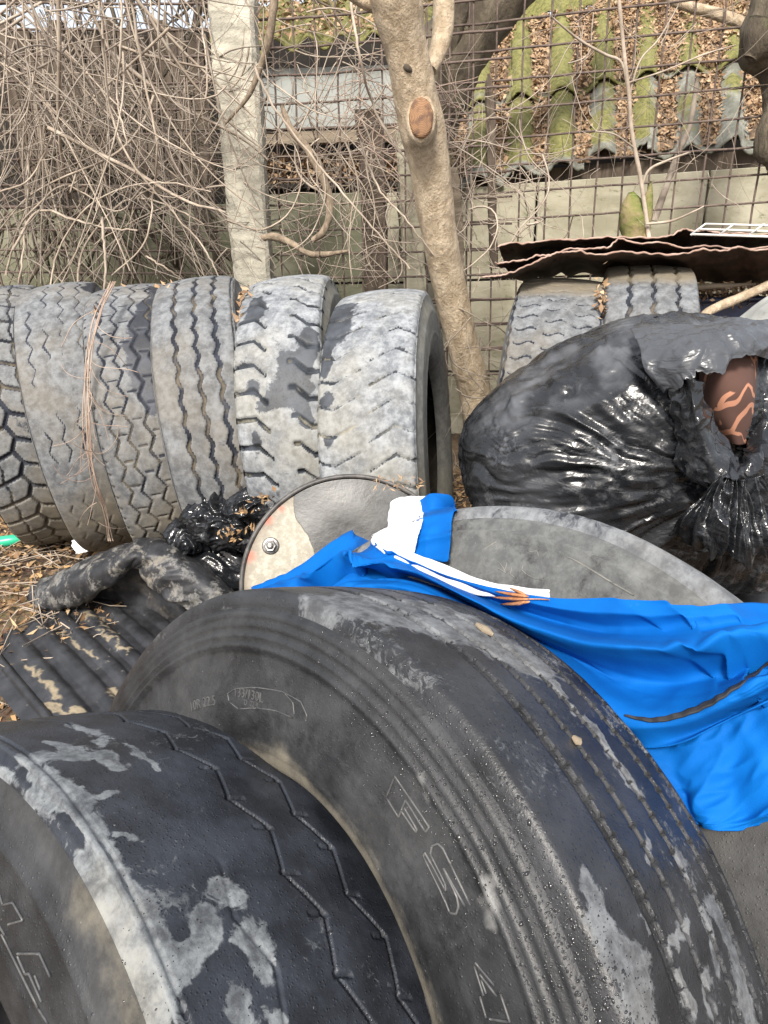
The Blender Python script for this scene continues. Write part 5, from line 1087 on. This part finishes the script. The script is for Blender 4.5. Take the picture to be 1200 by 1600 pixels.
# tyre carrying the bag
tyre('grey tyre lying under the black bag at the right edge', at(1330, 1150, 1.62), .9, -.75, .50, .125, 'wavy', 300, .008, (M_rub_tan, M_rub_grey, M_liner), 'big tyres heaped in the foreground', [], base_dry=.6, seed=51)
tyre('dark tyre lying flat beneath the big black bag', (.66, 1.86, -1.02), 1.57, -1.35, .48, .12, 'wavy', 240, .01, (M_rub_side, M_rub_mid, M_liner), 'big tyres heaped in the foreground', [], base_dry=.3, seed=52)

# ------------------------------------------------------------------ leaves between and on the row tyres
def tuck(parts, seed, label):
    r = np.random.default_rng(seed); pts = [at(r.normal(x, s), r.normal(y, q), Y + r.normal(0, .03)) for x, y, s, q, Y, n in parts for _ in range(n)]
    tag(leaf_scatter('tucked_leaves', np.array(pts), np.tile([0, -.4, .9], (len(pts), 1)), .020, M_leaf, None, 1, seed + 1), kind='stuff')
tuck([(200, 462, 14, 5, 2.5, 70), (178, 470, 8, 8, 2.45, 40), (150, 520, 3, 30, 2.25, 20), (265, 452, 10, 5, 2.4, 30), (385, 470, 6, 14, 2.25, 60), (376, 505, 3, 15, 2.15, 26), (940, 480, 5, 22, 2.25, 50)], 50, '')

# ------------------------------------------------------------------ litter on the ground at the left
def ground_cover():
    r = np.random.default_rng(60); n = 22000; x = r.uniform(-2.4, 1.6, n); y = r.uniform(.9, 3.3, n); P = np.stack([x, y, gz(x, y) + r.uniform(.0, .022, n)], -1)
    tag(leaf_scatter('ground_leaves', P, np.tile([0, 0, 1.], (n, 1)), .017, M_gleaf, None, 1.1, 61, 1.9), kind='stuff')
    mb = MB()
    for k in range(900):
        x, y = r.uniform(-2.2, -.2), r.uniform(1.2, 2.6); z = float(gz(x, y)) + r.uniform(.004, .03); a = r.uniform(0, pi); L = r.uniform(.02, .10)
        mb.tube([(x - cos(a) * L, y - sin(a) * L, z + r.uniform(-.01, .01)), (x, y, z + r.uniform(0, .015)), (x + cos(a) * L, y + sin(a) * L, z + r.uniform(-.01, .02))], r.uniform(.0008, .0028), 4)
    tag(mb.build('ground_twigs', M_twig), kind='stuff')
ground_cover()
def stone(name, px, py, z, rx, ry, rz, mat, label, cat, seed):
    nu, nv = 36, 22; th = np.linspace(0, 2 * pi, nu, endpoint=False)[:, None]; ph = np.linspace(-pi / 2, pi / 2, nv)[None, :]; s = lambda q: np.sign(q) * np.abs(q) ** .75
    D = np.stack([s(np.cos(ph) * np.cos(th)), s(np.cos(ph) * np.sin(th)), s(np.sin(ph) + 0 * th)], -1); P = D * np.array([rx, ry, rz]); P = P + D * ((fbm(P * 14 + seed, seed, 4) - .5) * .9 * rx * .5)[..., None]
    o = link(name, mesh_np(name, P.reshape(-1, 3), grid_faces(nu, nv, wrap_n=True)), mat); o.location = atz(px, py, z); tag(o, label, cat); return o
M_brick = simple('dull_red_brick', (.14, .06, .045), (.25, .13, .10), 20, .9, .8, .004); M_stone = simple('grey_stone', (.15, .155, .15), (.28, .28, .26), 14, .85, .6, .004)
stone('brick_lump', 65, 858, -1.16, .045, .04, .03, M_brick, 'dull red broken brick lump on the leaves beside the green bottle', 'brick', 1)
stone('stone', 18, 912, -1.20, .05, .04, .018, M_stone, 'flat grey stone on the ground at the left edge', 'stone', 2)
stone('stone', 6, 930, -1.21, .03, .03, .015, M_beam, 'small tan stone just below the flat grey stone', 'stone', 3)
stone('stone', 36, 885, -1.2, .045, .02, .008, M_stone, 'thin dark grey shard lying in the leaf litter above the flat stone', 'stone', 4)
stone('stone', 205, 845, -1.18, .04, .03, .014, M_stone, 'pale stone at the foot of the third grey tyre', 'stone', 6)
def bottle():
    n = NT('green_plastic'); m = n.fin((.03, .42, .24), .3); root = empty('green_bottle', atz(10, 850, -1.09), 'mint green plastic tube lying on the leaves at the left edge', 'bottle'); A = Vector(atz(-30, 852, -1.09)) - root.location; B = Vector(atz(38, 841, -1.075)) - root.location
    mb = MB(); L = [A.lerp(B, t) for t in (0, .3, .6, .85, .93, 1.0)]; mb.tube(L, [.023, .024, .023, .021, .012, .010], 18); mb.build('body', m, root); m2 = simple('cream_cap', (.5, .45, .33), (.62, .56, .43), 20, .6, .2, .001)
    mb = MB(); mb.tube([B, B + (B - A).normalized() * .02], [.0125, .012], 14); mb.build('cap', m2, root)
bottle()
o = soft_sheet('white_scrap', [[(118, 848, 2.45), (128, 834, 2.5), (148, 830, 2.5)], [(116, 858, 2.4), (130, 846, 2.40), (150, 842, 2.44)], [(122, 866, 2.38), (136, 862, 2.37), (148, 856, 2.42)]], 50, 50, M_whitec, None, crk(24, .04, 340), origin=atz(130, 865, -1.17)); tag(o, 'crumpled white plastic scrap on the ground before the left tyres', 'rubbish')
for k, (x0, y0, x1, y1, lb) in enumerate(((50, 895, 68, 908, 'pale broken wood chip beside the rolled mat'), (28, 938, 46, 936, 'tiny pale wood splinter left of the mat end'))):
    mb = MB(); A, B = Vector(atz(x0, y0, -1.19)), Vector(atz(x1, y1, -1.18)); mb.tube([A, A.lerp(B, .5) + Vector((0, 0, .004)), B], [.009, .011, .008] if k == 0 else .004, 5); o = mb.build('wood_chip', M_beam if k else simple('fresh_wood', (.42, .27, .15), (.6, .42, .26), 30, .8, .4, .002), None, A); tag(o, lb, 'wood chip')

# ------------------------------------------------------------------ lettering moulded into the sidewalls
Mlet = simple('moulded_rubber_letters', (.05, .05, .052), (.10, .10, .10), 30, .45, .2, .001); Mlet2 = simple('dusty_moulded_rubber', (.12, .12, .11), (.20, .195, .175), 30, .85, .3, .001)
big_letters = [[(617, 1213), (604, 1246), (623, 1277), (628, 1265)], [(617, 1213), (671, 1292), (665, 1300), (634, 1250), (628, 1265)], [(628, 1268), (650, 1300), (652, 1296), (632, 1262)],
    [(664, 1332), (662, 1338), (695, 1405), (703, 1426), (713, 1428), (717, 1416), (714, 1400), (693, 1356)], [(664, 1332), (672, 1345), (697, 1392), (696, 1380), (673, 1335), (675, 1322), (684, 1318), (692, 1325), (704, 1350), (735, 1414)], [(693, 1356), (727, 1416)],
    [(741, 1508), (756, 1555)], [(743, 1504), (773, 1540)], [(750, 1522), (777, 1557)], [(752, 1530), (760, 1552)], [(750, 1556), (760, 1590)], [(782, 1552), (797, 1597)], [(766, 1592), (797, 1597)]]
for a_, b_ in ((0, 3), (3, 6), (6, 13)): side_stroke(TM, big_letters[a_:b_], 'raised_numeral', Mlet, .0012)['kind'] = 'stuff'
side_stroke(TF, [[(0, 1398), (5, 1414), (20, 1410), (36, 1438), (14, 1444)], [(0, 1448), (9, 1462)], [(28, 1494), (40, 1522), (46, 1521), (66, 1566)], [(28, 1490), (62, 1490), (79, 1527)], [(55, 1524), (64, 1547)], [(3, 1460), (60, 1575), (76, 1600)]], 'raised_letters', Mlet, .0012)
def pos(T, x, y): return T['loc'](x, y)
r, f = pos(TM, 298, 1112); side_text(TM, '10R 22.5', .017, r, f, 'raised_letters', Mlet)
r, f = pos(TM, 366, 1088); side_text(TM, '133/130L', .0155, r, f, 'raised_letters', Mlet)
r2, f2_ = pos(TM, 382, 1101); side_text(TM, 'D  22 R', .009, r2, f2_, 'raised_letters', Mlet)
side_stroke(TM, [[(356, 1084), (358, 1096), (372, 1108), (400, 1106), (430, 1110), (458, 1122)], [(356, 1084), (368, 1076), (400, 1074), (440, 1080), (470, 1096), (480, 1118), (478, 1126)], [(446, 1084), (458, 1098), (460, 1116)]], 'raised_frame', Mlet, .0009)
side_stroke(TB, [[(757, 858), (775, 845), (800, 842), (830, 848), (870, 860), (915, 885), (955, 910), (990, 930)]], 'raised_ring', Mlet2, .0015)
side_stroke(TB, [[(776, 850), (772, 870), (785, 885), (790, 895), (778, 888)], [(788, 855), (785, 872), (792, 880), (788, 892)], [(800, 885), (797, 897), (805, 903)], [(818, 880), (815, 890), (822, 897), (838, 905), (850, 903)], [(820, 872), (826, 862), (838, 860), (842, 870), (836, 878)]], 'raised_emblem', Mlet2, .0008)
side_text(TM, '154', .001, .40, 0, 'raised_letters', Mlet) if False else None

# water drops standing on the shoulder of the middle tyre
def drops():
    n = NT('water_drops'); m = n.fin((.02, .02, .022), .12, None, **{'Specular_IOR_Level': .5})
    bpy.context.view_layer.update(); r = np.random.default_rng(77); b = bvh_of(parts_of(TM)); bf = bvh_of(parts_of(TF)); mb = MB(); mb2 = MB()
    base = [(0, 0, 1)] + [(cos(a) * s, sin(a) * s, h) for s, h in ((.62, .78), (1.0, .12)) for a in np.linspace(0, 2 * pi, 7)[:-1]]
    Fs = [(0, 1 + k, 1 + (k + 1) % 6) for k in range(6)] + [(1 + k, 7 + k, 7 + (k + 1) % 6, 1 + (k + 1) % 6) for k in range(6)]
    for tgt, bb, other, root, N, gen in ((mb, b, bf, TM['root'], 2000, 0), (mb2, bf, None, TF['root'], 700, 1)):
        Mi = root.matrix_world.inverted()
        for k in range(N):
            if gen == 0:
                t = r.uniform(0, 1); x = 560 + 520 * t ** 1.0 + r.normal(0, 60); y = 1080 + (x - 620) * 1.25 + r.normal(0, 70) + 60
                if not (980 < y < 1640 and 480 < x < 1120): continue
            else: x = r.uniform(190, 680); y = r.uniform(1120, 1620)
            d = ray(x, y).normalized(); h = bb.ray_cast(Vector((0, 0, 0)), d)
            if h[0] is None: continue
            if other is not None:
                h2 = other.ray_cast(Vector((0, 0, 0)), d)
                if h2[0] is not None and h2[3] < h[3]: continue
            nn = h[1] if h[1].dot(d) < 0 else -h[1]; A = nn.orthogonal().normalized(); B = nn.cross(A); s = r.lognormal(-7.25, .42) * (1 if gen == 0 else .75); s = min(s, .0024)
            e = Vector((0, 0, -1)) - nn * nn.dot(Vector((0, 0, -1))); st_ = 1 + .5 * r.random()
            tgt.add([Mi @ (h[0] + (A * x_ + B * y_) * s + e.normalized() * (s * .3 * st_ * (y_)) + nn * z_ * s * .55) for x_, y_, z_ in base], Fs)
    for mbx, T in ((mb, TM), (mb2, TF)):
        o = mbx.build('water_drops', m, T['root']); o['kind'] = 'stuff'
drops()
# a few flakes and crumbs stuck to the tyres
def crumbs():
    bpy.context.view_layer.update()
    for T, lst in ((TM, [(745, 975, 770, 992, .006), (895, 1150, 905, 1160, .005)]), ):
        b = bvh_of(parts_of(T)); 
        for (x0, y0, x1, y1, w) in lst:
            a_ = b.ray_cast(Vector((0, 0, 0)), ray(x0, y0).normalized())[0]; c_ = b.ray_cast(Vector((0, 0, 0)), ray(x1, y1).normalized())[0]
            if a_ is None or c_ is None: continue
            mb = MB(); mb.tube([a_ - _F * .003, a_.lerp(c_, .5) - _F * .008, c_ - _F * .003], [w * .5, w, w * .4], 5); o = mb.build('wood_flake', M_beam, None, a_); tag(o, 'pale wood flake lying on the grey top of the middle tyre' if w > .0055 else 'tiny tan flake on the grooves of the middle tyre', 'wood chip')
crumbs()

# ------------------------------------------------------------------ stand everything on z = 0 at the lowest ground
for o in list(COL.objects):
    if o.parent is None and o.name != 'camera': o.location.z += LIFT
